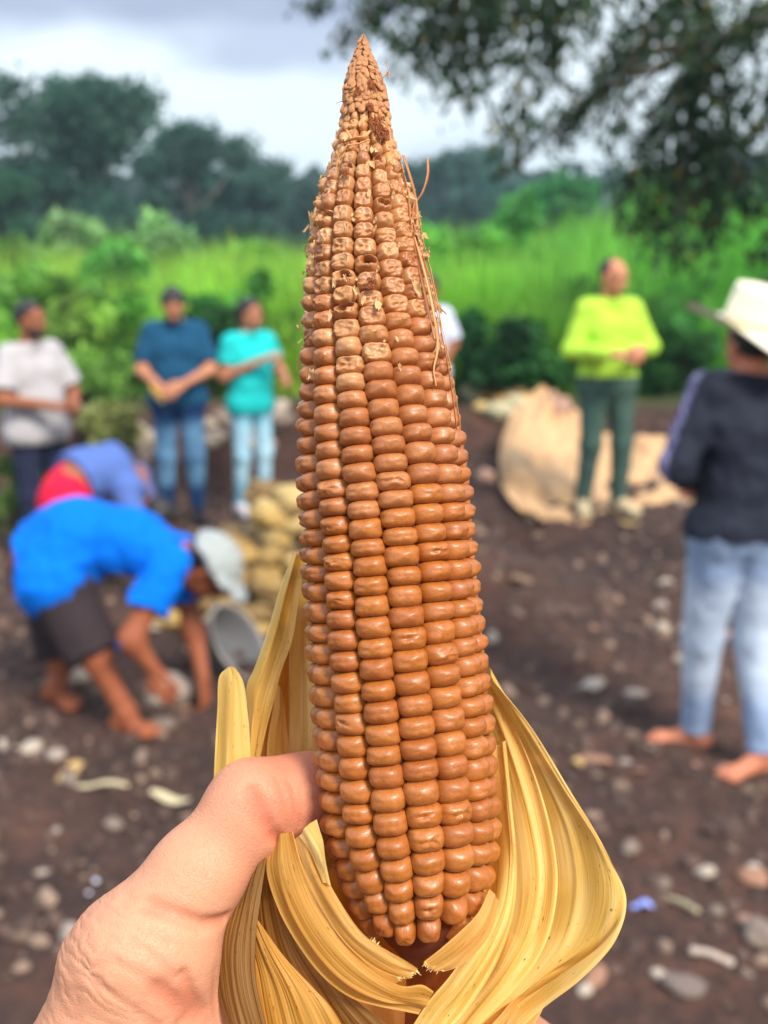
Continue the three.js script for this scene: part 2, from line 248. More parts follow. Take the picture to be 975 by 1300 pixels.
{
  const r = rng(99), list = [], fuzz = [], flakes = [];
  const shadeOf = (g, c) => { const a = g.attributes.color; for (let j = 0; j < a.count; j++) a.setXYZ(j, a.getX(j) * c[0], a.getY(j) * c[1], a.getZ(j) * c[2]); return g; };
  for (let py = 146; py > 50; ) { // overlapping dry scales that close the tip
    const { hw } = cobAt(py), n = Math.max(5, Math.round(2 * Math.PI * hw / lerp(7, 11, ss(60, 150, py)))), size = lerp(0.0005, 0.0009, ss(55, 150, py));
    for (let k = 0; k < n; k++) { const th = (k + r() * 0.6) / n * 2 * Math.PI, c = srgb(lerp(206, 196, r()), lerp(136, 142, r()), lerp(86, 92, r())); list.push(shadeOf(bit(py + (r() - 0.5) * 6, th, -size * lerp(0.25, 0.75, ss(105, 146, py)), size * (0.6 + 0.5 * r()), size * (1.1 + 0.9 * r()), size * (0.45 + 0.35 * r()), KG[r() < 0.5 ? 'husky' : 'tip'][Math.floor(r() * 3)], 0.25 + (r() - 0.5) * 0.6, (r() - 0.5) * 0.7), c)); }
    py -= lerp(4, 6.5, ss(55, 150, py));
  }
  const m = part('withered_tip', mergeGeometries(list), mat(1, 1, 1, 0.75, { vertexColors: true, bumpMap: kernelBump, bumpScale: 0.0002 }), cob); m.userData.kind = 'stuff'; m.userData.label = 'pointed tip of small dry pinkish tan scales';
  // rusty fuzz in patches where kernels never set
  for (const [py, px, n, sp] of [[120, 472, 60, 5], [128, 455, 30, 4], [172, 478, 120, 9], [183, 484, 90, 7], [150, 470, 40, 4], [381, 473, 70, 5], [240, 440, 30, 5]]) for (let k = 0; k < n; k++) {
    const y = py + (r() - 0.5) * sp * 2.4, c = cobAt(y), th = Math.asin(clamp((px + (r() - 0.5) * sp * 2 - c.cx) / c.hw, -0.98, 0.98)); fuzz.push(bit(y, th, 0.00005 + r() * 0.0003, 0.00006 + r() * 0.00006, 0.0002 + r() * 0.0005, 0.00007, KG.tip[0], (r() - 0.5) * 2, (r() - 0.5) * 3)); }
  part('rusty_fuzz', mergeGeometries(fuzz), mat(...srgb(136, 72, 34), 0.95), cob).userData.kind = 'stuff';
  // torn scraps of kernel skin and chaff clinging in the grooves of the dry upper part
  const flake = new THREE.PlaneGeometry(2, 2, 6, 6); { const p = flake.attributes.position; for (let i = 0; i < p.count; i++) { const x = p.getX(i), y = p.getY(i); p.setXYZ(i, x * (1 - 0.35 * Math.abs(y)), y * (1 + 0.3 * Math.sin(x * 5)), 0.5 * x * x + 0.3 * Math.sin(y * 3 + x)); } flake.computeVertexNormals(); }
  for (let k = 0; k < 300; k++) { const py = 165 + Math.pow(r(), 1.15) * 320, row = Math.floor(r() * 15), th = R(9.3 + 24 * (row + 0.5)) - R(10) * Math.max(0, 700 - py) / 400 + (r() - 0.5) * 0.28; const s = 0.00022 + 0.0005 * r() * r(); flakes.push(bit(py, th, -0.0009 + r() * 0.0009, s, s * (0.7 + r() * 1.6), s * (0.4 + r()), flake, (r() - 0.5) * 1.6, (r() - 0.5) * 2.4)); }
  part('chaff_scraps', mergeGeometries(flakes), mat(...srgb(222, 182, 122), 0.8, { transmission: 0.35 }), cob).userData.kind = 'stuff';
}
// dry silks: [px, py, depth] paths
const silkMat = mat(...srgb(176, 108, 56), 0.5), silkPale = mat(...srgb(204, 142, 82), 0.5);
function ribbon(path, w, m, name, flat = 0.35) {
  const c = spline(path), n = 40, pos = [], idx = [], K = 6;
  for (let i = 0; i <= n; i++) { const u = i / n, p = c.getPoint(u), t = c.getTangent(u), e = EYE.clone().sub(p).normalize(), s = new V3().crossVectors(t, e).normalize(), o = new V3().crossVectors(s, t), tw = u * 3.0 + path[0][0]; const a = s.clone().multiplyScalar(Math.cos(tw * 0.4)).addScaledVector(o, Math.sin(tw * 0.4)), b = new V3().crossVectors(a, t); const ww = w * (0.35 + 0.65 * Math.sin(Math.PI * clamp(0.12 + u * 0.8, 0, 1))) * (1 + 0.25 * noise(u * 9, path[0][1], 1)); for (let k = 0; k < K; k++) { const an = k / K * 2 * Math.PI; p.clone().addScaledVector(a, Math.cos(an) * ww).addScaledVector(b, Math.sin(an) * ww * flat).toArray(pos, pos.length); } }
  for (let i = 0; i < n; i++) for (let k = 0; k < K; k++) { const a = i * K + k, b = i * K + (k + 1) % K; idx.push(a, b, a + K, b, b + K, a + K); }
  const g = new THREE.BufferGeometry(); g.setAttribute('position', new THREE.Float32BufferAttribute(pos, 3)); g.setIndex(idx); g.computeVertexNormals(); return part(name, g, m, cob);
}
for (const [path, w, m] of [
  [[[543, 200, .204], [543, 222, .2035], [536, 245, .203], [527, 260, .2025], [526, 280, .202]], .00036, silkMat],
  [[[512, 197, .1985], [520, 222, .1985], [527, 250, .199], [524, 275, .1985], [533, 310, .197], [544, 350, .196]], .0004, silkMat],
  [[[516, 210, .1995], [525, 240, .2], [529, 268, .2], [530, 300, .2], [540, 345, .199]], .00032, silkPale],
  [[[508, 205, .1975], [517, 240, .1975], [521, 280, .197], [530, 330, .196], [543, 390, .194], [552, 430, .193]], .0003, silkMat],
  [[[522, 232, .201], [531, 270, .2015], [536, 300, .2015], [548, 350, .2005], [558, 400, .199], [562, 440, .198]], .00024, silkPale],
  [[[526, 300, .1965], [540, 350, .1945], [551, 400, .193], [556, 440, .193], [551, 470, .1915], [554, 490, .191]], .00026, silkPale],
  [[[537, 330, .1965], [553, 390, .195], [566, 450, .1945], [574, 500, .1945], [580, 545, .195]], .0003, silkMat],
  [[[545, 345, .198], [560, 410, .197], [571, 460, .1965], [578, 500, .1965], [584, 540, .197], [586, 580, .1975], [590, 600, .198]], .0002, silkPale],
  [[[553, 384, .197], [560, 392, .1965], [567, 399, .196]], .00022, silkPale],
  [[[489, 78, .2], [493, 92, .2], [487, 98, .201], [482, 112, .199]], .00016, silkMat],
  [[[488, 96, .2], [493, 91, .2005], [495, 100, .2005]], .0002, silkPale],
  [[[440, 165, .1945], [446, 178, .1935], [438, 190, .1935], [430, 200, .194], [427, 215, .194]], .0003, silkPale],
  [[[437, 180, .1935], [450, 176, .1925], [462, 174, .192], [470, 166, .1925]], .00042, silkPale],
  [[[442, 184, .193], [456, 182, .192], [468, 178, .1922]], .0004, silkPale],
  [[[451, 60, .2025], [449, 75, .2025], [446, 95, .201]], .00013, silkMat],
  [[[427, 131, .203], [433, 129, .202], [441, 128, .2]], .00014, silkMat],
  [[[465, 1085, .1812], [472, 1080, .1808], [479, 1083, .1806], [480, 1090, .1806]], .00006, mat(...srgb(90, 40, 20), 0.7)],
]) ribbon(path, w, m, 'silk_strand');

// ---------------------------------------------------------------- husk leaves, folded back round the base
const hN = [tnoise(21, 4, 64), tnoise(22, 10, 256), tnoise(23, 6, 9), tnoise(24, 40, 40), tnoise(25, 14, 120)];
const huskMap = tex(1024, 512, (u, v) => {
  const st = 0.4 * hN[0](u, v) + 0.3 * hN[4](u, v) + 0.3 * hN[1](u, v), bl = ss(0.35, 0.8, hN[2](u, v)), sp = ss(0.9, 0.97, hN[3](u, v)) * ss(0.45, 0.75, hN[2](u + 0.4, v)) * 1.4, l = 0.94 + 0.12 * (st - 0.45) - 0.06 * bl - 0.3 * sp;
  return [l * 1.04, l * (1.0 - 0.04 * bl), l * (0.97 - 0.18 * bl - 0.05 * st)];
});
const huskBump = tex(1024, 512, (u, v) => 0.5 * hN[1](u, v) + 0.35 * hN[4](u, v) + 0.15 * hN[3](u, v), false);
const huskMats = {};
function huskMat(c) { const k = c.join(); if (!huskMats[k]) { const m1 = huskMap.clone(), b1 = huskBump.clone(); for (const t of [m1, b1]) { t.repeat.set(14, 1); t.needsUpdate = true; } huskMats[k] = mat(...srgb(...c), 0.55, { map: m1, bumpMap: b1, bumpScale: 0.00006, transmission: 0.42, specularIntensity: 0.5 }); } return huskMats[k]; }
let huskSeed = 0;
function husk(c, curves, { ribs = 0.00007, wave = 0.0006, folds = [], valley, nu = 150, nv = 110, freq = 34, label } = {}) {
  const s = ++huskSeed * 7.13;
  const g = loft(curves, nu, nv, (u, v) => {
    let h = wave * 2 * noise(u * 2.2 + s, v * 2.6, 1) + 0.34 * ribs * (noise(v * freq * 2 + s, u * 0.9, 3) * 1.6 + 0.8 * Math.sin(v * freq * 2.4 + 3 * noise(v * 5, u * 1.2, s)));
    for (const [v0, w, a, u0 = 0, u1 = 1] of folds) h += a * Math.exp(-(((v - v0 - 0.04 * noise(u * 3, s, 2)) / w) ** 2)) * ss(u0 - 0.08, u0 + 0.08, u) * (1 - ss(u1 - 0.08, u1 + 0.08, u));
    if (valley) h -= valley * Math.exp(-(((v - 0.92 + 1.35 * (u - 0.52)) / 0.07) ** 2)) * ss(0.5, 0.66, u);
    return h * ss(0, 0.06, v + 0.02) * ss(0, 0.06, 1.02 - v);
  });
  const m = part('husk_leaf', g, huskMat(c), cob); if (label) m.userData.label = label; return m;
}
const STRAW = [252, 216, 132], GOLD = [248, 202, 108], PALE = [254, 228, 156], OLIVE = [192, 150, 82], TAN = [236, 186, 106], AMBER = [222, 150, 58], UMBER = [158, 118, 62], HONEY = [226, 172, 84];
// right side, back to front
husk(STRAW, [
  [[612, 835, .2085], [628, 900, .2115], [650, 980, .2125], [668, 1060, .2115], [676, 1130, .208], [668, 1190, .2045], [640, 1240, .2015], [600, 1290, .199], [560, 1345, .197]],
  [[616, 842, .2075], [645, 905, .209], [683, 985, .2085], [712, 1060, .2055], [722, 1130, .202], [708, 1195, .1995], [668, 1248, .1985], [622, 1292, .198], [576, 1350, .197]],
  [[622, 855, .2065], [662, 915, .207], [712, 995, .2055], [755, 1070, .2005], [770, 1135, .197], [752, 1195, .1975], [700, 1242, .1985], [642, 1290, .198], [592, 1350, .197]],
  [[627, 865, .206], [672, 922, .206], [724, 1010, .204], [772, 1088, .1985], [795, 1140, .1965], [783, 1192, .1945], [742, 1240, .194], [686, 1283, .1955], [620, 1345, .196]],
], { folds: [[0.42, 0.03, 0.0003, 0.1, 0.9]], nv: 140, valley: 0.0022, ribs: 0.00004, freq: 50, label: 'broad outer husk leaf curled to the right' });
husk(STRAW, [
  [[570, 880, .2145], [585, 960, .2155], [592, 1050, .2135], [596, 1120, .2085], [600, 1180, .203], [604, 1232, .198], [572, 1282, .1955], [540, 1335, .194]],
  [[612, 870, .2105], [645, 955, .21], [668, 1045, .206], [676, 1120, .2015], [664, 1185, .198], [634, 1238, .1955], [594, 1288, .194], [556, 1338, .193]],
  [[622, 868, .2085], [668, 955, .2075], [698, 1045, .2035], [708, 1122, .1995], [694, 1195, .1965], [660, 1250, .1945], [614, 1298, .193], [572, 1342, .192]],
], { folds: [[0.6, 0.05, 0.0003, 0.1, 0.9]], ribs: 0.00005, freq: 46 });
husk(STRAW, [
  [[596, 950, .2115], [606, 1020, .2105], [612, 1080, .2075], [612, 1140, .2], [602, 1192, .1925], [572, 1238, .1895], [545, 1270, .188], [514, 1318, .187]],
  [[634, 945, .2075], [642, 1020, .204], [646, 1085, .2], [640, 1148, .1945], [616, 1204, .191], [582, 1256, .1885], [556, 1288, .1875], [530, 1330, .1865]],
  [[642, 940, .207], [650, 1022, .2035], [656, 1092, .199], [651, 1165, .1945], [628, 1228, .1915], [592, 1284, .189], [568, 1310, .188], [545, 1345, .187]],
], { folds: [[0.55, 0.06, 0.0003, 0.1, 0.8]], ribs: 0.00005, freq: 30 });
husk(TAN, [[[622, 1128, .1905], [606, 1160, .1872], [580, 1186, .1855], [556, 1207, .1848], [538, 1221, .1846]], [[628, 1136, .1905], [615, 1170, .1872], [591, 1200, .1855], [566, 1221, .1848], [549, 1230, .1846]], [[633, 1144, .1908], [624, 1182, .188], [602, 1212, .1865], [580, 1228, .1856], [562, 1234, .1852]]], { ribs: 0.00005, wave: 0.0002, freq: 16 });
husk(TAN, [[[694, 1250, .199], [690, 1278, .198], [676, 1305, .1965], [660, 1330, .195]], [[676, 1262, .1985], [664, 1285, .1975], [648, 1310, .196], [630, 1330, .195]], [[650, 1270, .198], [632, 1292, .1965], [612, 1312, .195], [592, 1330, .194]]], { nu: 60, nv: 60, wave: 0.0003 });
// upper left, behind the thumb
husk(AMBER, [[[372, 770, .217], [352, 850, .2185], [338, 910, .2185], [330, 1000, .216]], [[385, 770, .219], [372, 850, .2205], [362, 910, .2205], [358, 1000, .218]], [[402, 770, .2195], [392, 850, .22], [388, 910, .22], [384, 1000, .218]]], { nu: 70, nv: 60 });
husk(GOLD, [[[352, 868, .2165], [346, 905, .216], [340, 940, .2155], [338, 990, .214]], [[356, 872, .2155], [354, 905, .215], [350, 940, .2145], [348, 990, .2135]], [[358, 876, .216], [363, 915, .216], [366, 945, .2155], [366, 990, .214]]], { nu: 60, nv: 40, wave: 0.0002 });
husk(PALE, [[[372, 735, .2155], [368, 800, .216], [367, 870, .216], [367, 930, .2155], [364, 1000, .2145]], [[392, 735, .2165], [385, 800, .217], [384, 870, .2172], [385, 930, .2165], [384, 1000, .2155]], [[420, 735, .2165], [412, 800, .2165], [412, 870, .2165], [413, 930, .216], [412, 1000, .2155]]], { wave: 0.0003, ribs: 0.00004 });
husk(STRAW, [
  [[374, 699, .2135], [357, 742, .213], [338, 806, .2125], [323, 848, .2125], [313, 872, .2125], [316, 910, .2125], [312, 960, .212], [308, 1010, .211]],
  [[377, 702, .2115], [364, 748, .21], [349, 806, .2095], [336, 850, .2095], [326, 880, .2098], [322, 915, .21], [318, 960, .2098], [314, 1010, .209]],
  [[382, 706, .213], [373, 752, .212], [362, 806, .2118], [348, 852, .2118], [337, 888, .2118], [330, 920, .2118], [324, 962, .211], [321, 1010, .21]],
  [[388, 712, .212], [380, 756, .2105], [371, 812, .2105], [357, 852, .2108], [346, 896, .211], [338, 926, .2112], [330, 966, .2106], [326, 1010, .2096]],
], { wave: 0.0003, ribs: 0.00004, folds: [[0.45, 0.08, -0.0006, 0, 1], [0.72, 0.08, 0.0005, 0, 1]] });
husk(STRAW, [
  [[288, 848, .2075], [279, 858, .2075], [276, 900, .207], [273, 950, .206], [270, 1020, .2045]],
  [[293, 846, .206], [294, 862, .2055], [294, 905, .205], [292, 955, .2042], [289, 1020, .203]],
  [[299, 848, .2065], [309, 866, .206], [315, 910, .2055], [318, 960, .205], [318, 1020, .204]],
], { wave: 0.0003, ribs: 0.00004, label: 'blunt husk leaf tip standing beside the thumb' });
// lower left, wrapped round the base, back to front
husk(UMBER, [[[322, 1060, .199], [322, 1140, .1985], [326, 1210, .197], [338, 1270, .195], [350, 1330, .193]], [[344, 1060, .1965], [350, 1130, .195], [372, 1200, .1925], [408, 1262, .1905], [440, 1320, .1895]], [[362, 1070, .195], [372, 1130, .193], [400, 1200, .191], [440, 1258, .189], [490, 1300, .1875]]], { ribs: 0.00034, freq: 15 });
husk(HONEY, [[[312, 1150, .1945], [318, 1210, .193], [324, 1260, .1915], [334, 1330, .19]], [[320, 1160, .1925], [340, 1210, .1905], [364, 1262, .189], [384, 1330, .188]], [[326, 1170, .193], [364, 1218, .1908], [396, 1252, .189], [420, 1278, .188], [450, 1330, .187]]], { ribs: 0.0004, freq: 15, wave: 0.0003, label: 'husk leaf with strong pale ribs' });
husk(UMBER, [[[322, 1080, .1975], [290, 1145, .197], [276, 1200, .1955], [276, 1255, .1935], [296, 1330, .1905]], [[328, 1085, .195], [308, 1145, .1935], [297, 1200, .1915], [300, 1255, .1895], [320, 1330, .1875]], [[338, 1090, .194], [331, 1140, .192], [325, 1190, .1905], [325, 1240, .1893], [346, 1330, .187]]], { ribs: 0.00042, freq: 15, wave: 0.0003, label: 'ribbed olive brown husk leaf against the palm' });
husk(HONEY, [
  [[346, 1062, .1965], [338, 1100, .1945], [352, 1152, .192], [380, 1203, .189], [412, 1243, .1868], [447, 1268, .1858], [480, 1278, .1855], [512, 1284, .1858], [532, 1288, .186]],
  [[358, 1058, .1945], [362, 1100, .192], [380, 1150, .189], [408, 1196, .186], [440, 1232, .1845], [470, 1254, .184], [500, 1268, .1842], [526, 1274, .1848], [542, 1276, .1852]],
  [[372, 1056, .194], [384, 1100, .191], [402, 1145, .188], [428, 1185, .1855], [456, 1216, .1845], [486, 1240, .1842], [512, 1252, .1846], [536, 1250, .1852], [550, 1258, .1856]],
], { ribs: 0.00006, wave: 0.0004, freq: 26, folds: [[0.3, 0.05, 0.0004, 0.2, 0.8]], label: 'golden husk strip wrapped under the base of the cob' });
husk(TAN, [
  [[366, 1070, .1938], [380, 1098, .1915], [409, 1156, .1875], [437, 1196, .1848], [474, 1228, .1838], [502, 1240, .184], [520, 1243, .1842]],
  [[388, 1056, .193], [396, 1096, .1905], [420, 1148, .1862], [448, 1190, .1838], [484, 1216, .183], [508, 1230, .1835], [526, 1236, .184]],
  [[401, 1044, .1945], [408, 1096, .191], [434, 1148, .1868], [464, 1188, .1842], [494, 1208, .1838], [514, 1219, .184], [531, 1230, .1844]],
], { ribs: 0.00005, wave: 0.0003, freq: 22 });
husk(PALE, [[[380, 1062, .1925], [392, 1078, .1905], [402, 1100, .1892], [410, 1120, .188]], [[388, 1050, .1915], [402, 1072, .1893], [410, 1098, .188], [416, 1122, .1872]], [[402, 1040, .193], [409, 1066, .191], [414, 1096, .1895], [420, 1124, .1882]]], { nu: 50, nv: 40, wave: 0.0002 });
husk([150, 84, 34], [[[516, 1180, .1985], [516, 1240, .1975], [512, 1330, .198], [500, 1480, .204]], [[545, 1180, .1955], [545, 1240, .1945], [541, 1330, .1945], [528, 1480, .2]], [[576, 1180, .1985], [576, 1240, .1975], [572, 1330, .198], [556, 1480, .204]]], { nu: 40, nv: 40, wave: 0.0002, label: 'orange brown stalk stub between the strips' });
husk(HONEY, [[[392, 1010, .2045], [398, 1080, .203], [412, 1150, .2], [446, 1210, .1955], [500, 1250, .1925]], [[430, 1010, .2075], [436, 1080, .207], [452, 1150, .2045], [478, 1200, .2], [520, 1240, .195]], [[470, 1010, .213], [474, 1080, .2125], [484, 1150, .2085], [506, 1195, .203], [540, 1230, .197]]], { nu: 60, nv: 50, wave: 0.0003 });
// a few leaves behind, seen only from the side
husk(TAN, [[[420, 1000, .219], [430, 1120, .221], [450, 1250, .215], [470, 1340, .205]], [[500, 990, .223], [505, 1120, .225], [508, 1250, .219], [510, 1340, .207]], [[590, 1000, .219], [585, 1120, .221], [570, 1250, .214], [550, 1340, .204]]], { nu: 60, nv: 50 });

{ // frayed fibres along the torn ends: from, to (both [px, py, depth]), direction of the fibres
  const r = rng(63), torn = [[[540, 1221, .1845], [563, 1232, .185], [-7, 10]], [[503, 1241, .1839], [531, 1231, .1843], [6, 8]], [[470, 1196, .1842], [480, 1204, .184], [5, -10]]], list = [];
  for (const [a, b, [dx, dy]] of torn) for (let i = 0; i < 44; i++) { const t = r(), q = [0, 1, 2].map((k) => lerp(a[k], b[k], t)), l = 0.15 + 0.55 * r() * r() + 0.2 * r(), e = [q[0] + dx * l + 5 * (r() - 0.5), q[1] + dy * l + 4 * (r() - 0.5), q[2] - 0.0003 + 0.0006 * r()], m = [(q[0] + e[0]) / 2 + 2 * (r() - 0.5), (q[1] + e[1]) / 2 + 2 * (r() - 0.5), q[2]]; const c = spline([q, m, e]), g = new THREE.TubeGeometry(c, 6, 0.00003 + 0.00003 * r(), 5); list.push(g); }
  part('torn_fibres', mergeGeometries(list), mat(...srgb(236, 200, 128), 0.6), cob).userData.kind = 'stuff';
}
// ---------------------------------------------------------------- the hand that holds the cob
{
  const P = {
    tip: at(424, 1001, .2095), dip: at(388, 1006, .2055), ip: at(322, 1024, .2), mid: at(250, 1110, .196), mcp: at(180, 1208, .1925), cmc: at(150, 1400, .196), wrist: at(190, 1600, .212),
    th1: at(205, 1300, .2025), web: at(224, 1230, .199), web2: at(262, 1262, .209), pal: at(262, 1325, .214), edge: at(132, 1232, .194), edge2: at(122, 1400, .197), im: at(322, 1215, .229), mm: at(335, 1310, .235), rm: at(335, 1400, .236), pm: at(325, 1480, .23),
  };
  const fingers = [
    [P.im, at(450, 1150, .2475), at(580, 1190, .2385), at(632, 1225, .229), .0094, .0072],
    [P.mm, at(470, 1270, .2495), at(620, 1300, .24), at(690, 1352, .2185), .0094, .0072],
    [P.rm, at(480, 1385, .248), at(610, 1420, .236), at(670, 1440, .22), .009, .007],
    [P.pm, at(440, 1490, .242), at(540, 1520, .233), at(590, 1535, .222), .0078, .0062],
  ];
  const elbow = new V3(-0.13, 1.36, 0.02);
  const thumb = [cap(P.mcp, P.mid, .0098, .0075), cap(P.mid, P.ip, .0075, .0077), cap(P.ip, P.dip, .0077, .0064), cap(P.dip, P.tip, .0064, .0058)];
  const palm = [cap(P.mcp, P.cmc, .008, .0148), cap(P.mcp, P.th1, .0078, .0134), cap(P.edge, P.edge2, .0078, .013), cap(P.web, P.web2, .0066, .0062), cap(P.th1, P.web2, .0098, .007), cap(P.th1, P.pal, .0125, .011), cap(P.pal, P.mm, .0105, .0105), cap(P.web2, P.im, .0072, .0098), cap(P.pal, P.rm, .011, .0105), cap(P.cmc, P.pm, .0155, .0105), cap(P.cmc, P.wrist, .0165, .0185), cap(P.pm, P.wrist, .012, .02), cap(P.wrist, P.wrist.clone().add(new V3(.016, 0, -.006)), .02, .019),
    cap(P.wrist, elbow, .024, .036), cap(P.wrist.clone().add(new V3(.014, 0, -.004)), elbow, .022, .034)];
  const fing = fingers.map(([a, b, c, d, r1, r2]) => join([cap(a, b, r1, r1 * .92), cap(b, c, r1 * .92, r2 * 1.08), cap(c, d, r2 * 1.08, r2)], .004));
  const fThumb = join(thumb, .005), fPalm = join(palm, .008);
  const f0 = (x, y, z) => { let d = smin(fThumb(x, y, z), fPalm(x, y, z), .0065); for (const q of fing) d = smin(d, q(x, y, z), .0045); return d; };
  const onSkin = (px, py) => { const dir = at(px, py, 1).sub(EYE).normalize(); let t = .12; for (let i = 0; i < 80; i++) { const d = f0(EYE.x + dir.x * t, EYE.y + dir.y * t, EYE.z + dir.z * t); if (d < 1e-5 || t > .3) break; t += d * .9; } return EYE.clone().addScaledVector(dir, t); };
  const groove = (pts, r, dep) => { const v = pts.map((p) => onSkin(...p)), fs = v.slice(1).map((q, i) => cap(v[i], q, 0)); return (x, y, z) => { let d = 1; for (const g of fs) d = Math.min(d, g(x, y, z)); return d > r * 3 ? 0 : dep * Math.exp(-(d * d) / (r * r)); }; };
  const creases = [
    groove([[318, 1004], [330, 1036], [346, 1058], [364, 1074]], .0012, .0011), groove([[326, 1022], [346, 1058]], .0028, .0007),
    groove([[366, 992], [376, 1030], [382, 1046]], .0007, .0002), groove([[352, 990], [364, 1034], [368, 1052]], .001, .00025),
    groove([[190, 1150], [222, 1162], [254, 1173], [284, 1166]], .0013, .0012), groove([[160, 1140], [190, 1150]], .0016, .0003),
    groove([[204, 1258], [226, 1274], [250, 1292]], .002, .0012), groove([[232, 1236], [242, 1262], [264, 1302]], .0012, .0008), groove([[246, 1286], [228, 1302]], .0011, .0006), groove([[150, 1224], [180, 1240], [206, 1260]], .0012, .0003), groove([[168, 1196], [196, 1214], [222, 1240]], .001, .0003), groove([[186, 1184], [214, 1200]], .0009, .00025), groove([[120, 1250], [160, 1274], [200, 1304]], .0009, .0002), groove([[100, 1222], [140, 1262]], .0008, .0002), groove([[264, 1230], [270, 1262], [278, 1300]], .0012, .0004),
  ];
  const ax = P.ip.clone().sub(P.mcp).normalize(), nrm = EYE.clone().sub(P.mid).normalize(), ay = new V3().crossVectors(nrm, ax).normalize();
  const kn = P.mcp.clone().addScaledVector(ay, .006), bulge = at(262, 1228, .19), dimple = at(200, 1150, .186);
  const f = (x, y, z) => {
    let d = f0(x, y, z);
    const dx = x - P.mcp.x, dy = y - P.mcp.y, dz = z - P.mcp.z;
    if (d < .004) {
      for (const g of creases) d += g(x, y, z);
      const u = dx * ax.x + dy * ax.y + dz * ax.z, v = dx * ay.x + dy * ay.y + dz * ay.z;
      // fine lines over the knuckle, thinning towards the thumb
      const k = Math.exp(-(((u + .002) / .012) ** 2)) * ss(-.006, .006, v) + .6 * Math.exp(-(((u + .016) / .014) ** 2));
      const w = noise(x * 260, y * 260, z * 260), ln = Math.abs(Math.sin(u * 1300 + v * 300 + 5 * noise(x * 110, y * 110, z * 110) + 2 * noise(x * 330, y * 330, z * 330)));
      d += .00014 * k * (1 - ln) + .00014 * k * w;
      d += .00028 * noise(x * 90, y * 90, z * 90) + 0.00002 * noise(x * 420, y * 420, z * 420);
      const bx = x - bulge.x, by = y - bulge.y, bz = z - bulge.z; d -= .0014 * Math.exp(-(bx * bx + by * by + bz * bz) / .000045);
    }
    return d;
  };
  const origin = at(180, 1300, .2);
  const near = surfNet(f, at(0, 1330, .19).min(at(0, 1330, .215)).setX(at(20, 1300, .2).x).setZ(P.mm.z - .02), at(440, 940, .19).setZ(at(0, 1330, .17).z).setX(at(455, 1000, .21).x), .0006);
  near.computeBoundingBox();
  const g1 = surfNet(f, new V3(-.12, 1.545, -.28), new V3(.06, 1.70, -.10), .0022), g2 = surfNet(join(palm, .008), new V3(-.2, 1.3, -.26), new V3(.03, 1.56, .08), .005);
  // close view surface on the camera's side, coarser behind and down the arm
  const paint = (g, mottle) => {
    const p = g.attributes.position, col = new Float32Array(p.count * 3), uv = new Float32Array(p.count * 2);
    for (let i = 0; i < p.count; i++) {
      const x = p.getX(i), y = p.getY(i), z = p.getZ(i), dx = x - P.mcp.x, dy = y - P.mcp.y, dz = z - P.mcp.z;
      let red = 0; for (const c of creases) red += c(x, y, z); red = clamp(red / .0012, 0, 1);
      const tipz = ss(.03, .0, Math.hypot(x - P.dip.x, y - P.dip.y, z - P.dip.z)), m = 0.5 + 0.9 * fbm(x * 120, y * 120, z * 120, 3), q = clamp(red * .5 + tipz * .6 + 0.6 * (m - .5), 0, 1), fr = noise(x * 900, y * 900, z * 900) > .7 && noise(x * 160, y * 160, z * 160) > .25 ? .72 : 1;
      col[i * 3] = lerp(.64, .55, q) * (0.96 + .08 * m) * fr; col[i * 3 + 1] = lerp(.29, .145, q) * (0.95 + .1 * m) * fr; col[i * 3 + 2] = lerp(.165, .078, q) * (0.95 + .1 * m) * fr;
      uv[i * 2] = dx * ax.x + dy * ax.y + dz * ax.z; uv[i * 2 + 1] = dx * ay.x + dy * ay.y + dz * ay.z + dz * .3;
    }
    g.setAttribute('color', new THREE.BufferAttribute(col, 3)); g.setAttribute('uv', new THREE.BufferAttribute(uv, 2)); return g;
  };
  // keep the coarse hand only where the fine one does not reach
  const bb = near.boundingBox, cut = (g, keep) => { const p = g.attributes.position, ix = g.index.array, out = []; for (let i = 0; i < ix.length; i += 3) { const a = ix[i], b = ix[i + 1], c = ix[i + 2]; if (keep((p.getX(a) + p.getX(b) + p.getX(c)) / 3, (p.getY(a) + p.getY(b) + p.getY(c)) / 3, (p.getZ(a) + p.getZ(b) + p.getZ(c)) / 3)) out.push(a, b, c); } g.setIndex(out); return g; };
  const inNear = (x, y, z, m) => x > bb.min.x + m && x < bb.max.x - m && y > bb.min.y + m && y < bb.max.y - m && z > bb.min.z + m && z < bb.max.z - m;
  cut(g1, (x, y, z) => !inNear(x, y, z, .0015)); cut(g2, (x, y) => y < 1.549);
  const skinN = [tnoise(31, 40, 40), tnoise(32, 90, 90), tnoise(33, 14, 60)];
  const cell = (u, v) => { const a = Math.abs(skinN[0](u, v) - .5), b = Math.abs(skinN[1](u, v) - .5); return clamp(.25 + 1.6 * Math.min(a, b * .8) + .2 * skinN[1](v, u), 0, 1); };
  const bump = tex(512, 512, (u, v) => cell(u, v), false); bump.repeat.set(80, 80);
  const skin = mat(1, 1, 1, .5, { vertexColors: true, bumpMap: bump, bumpScale: .00012, specularIntensity: .55, sheen: .3, sheenColor: new THREE.Color(.9, .5, .4), sheenRoughness: .5 });
  const body = part('person', mergeGeometries([paint(near), paint(g1), paint(g2)]).translate(-origin.x, -origin.y, -origin.z), skin, scene);
  body.position.copy(origin); body.name = numbered('person'); tag(body, 'bare hand and forearm gripping the maize cob, thumb against its kernels', 'person');
}
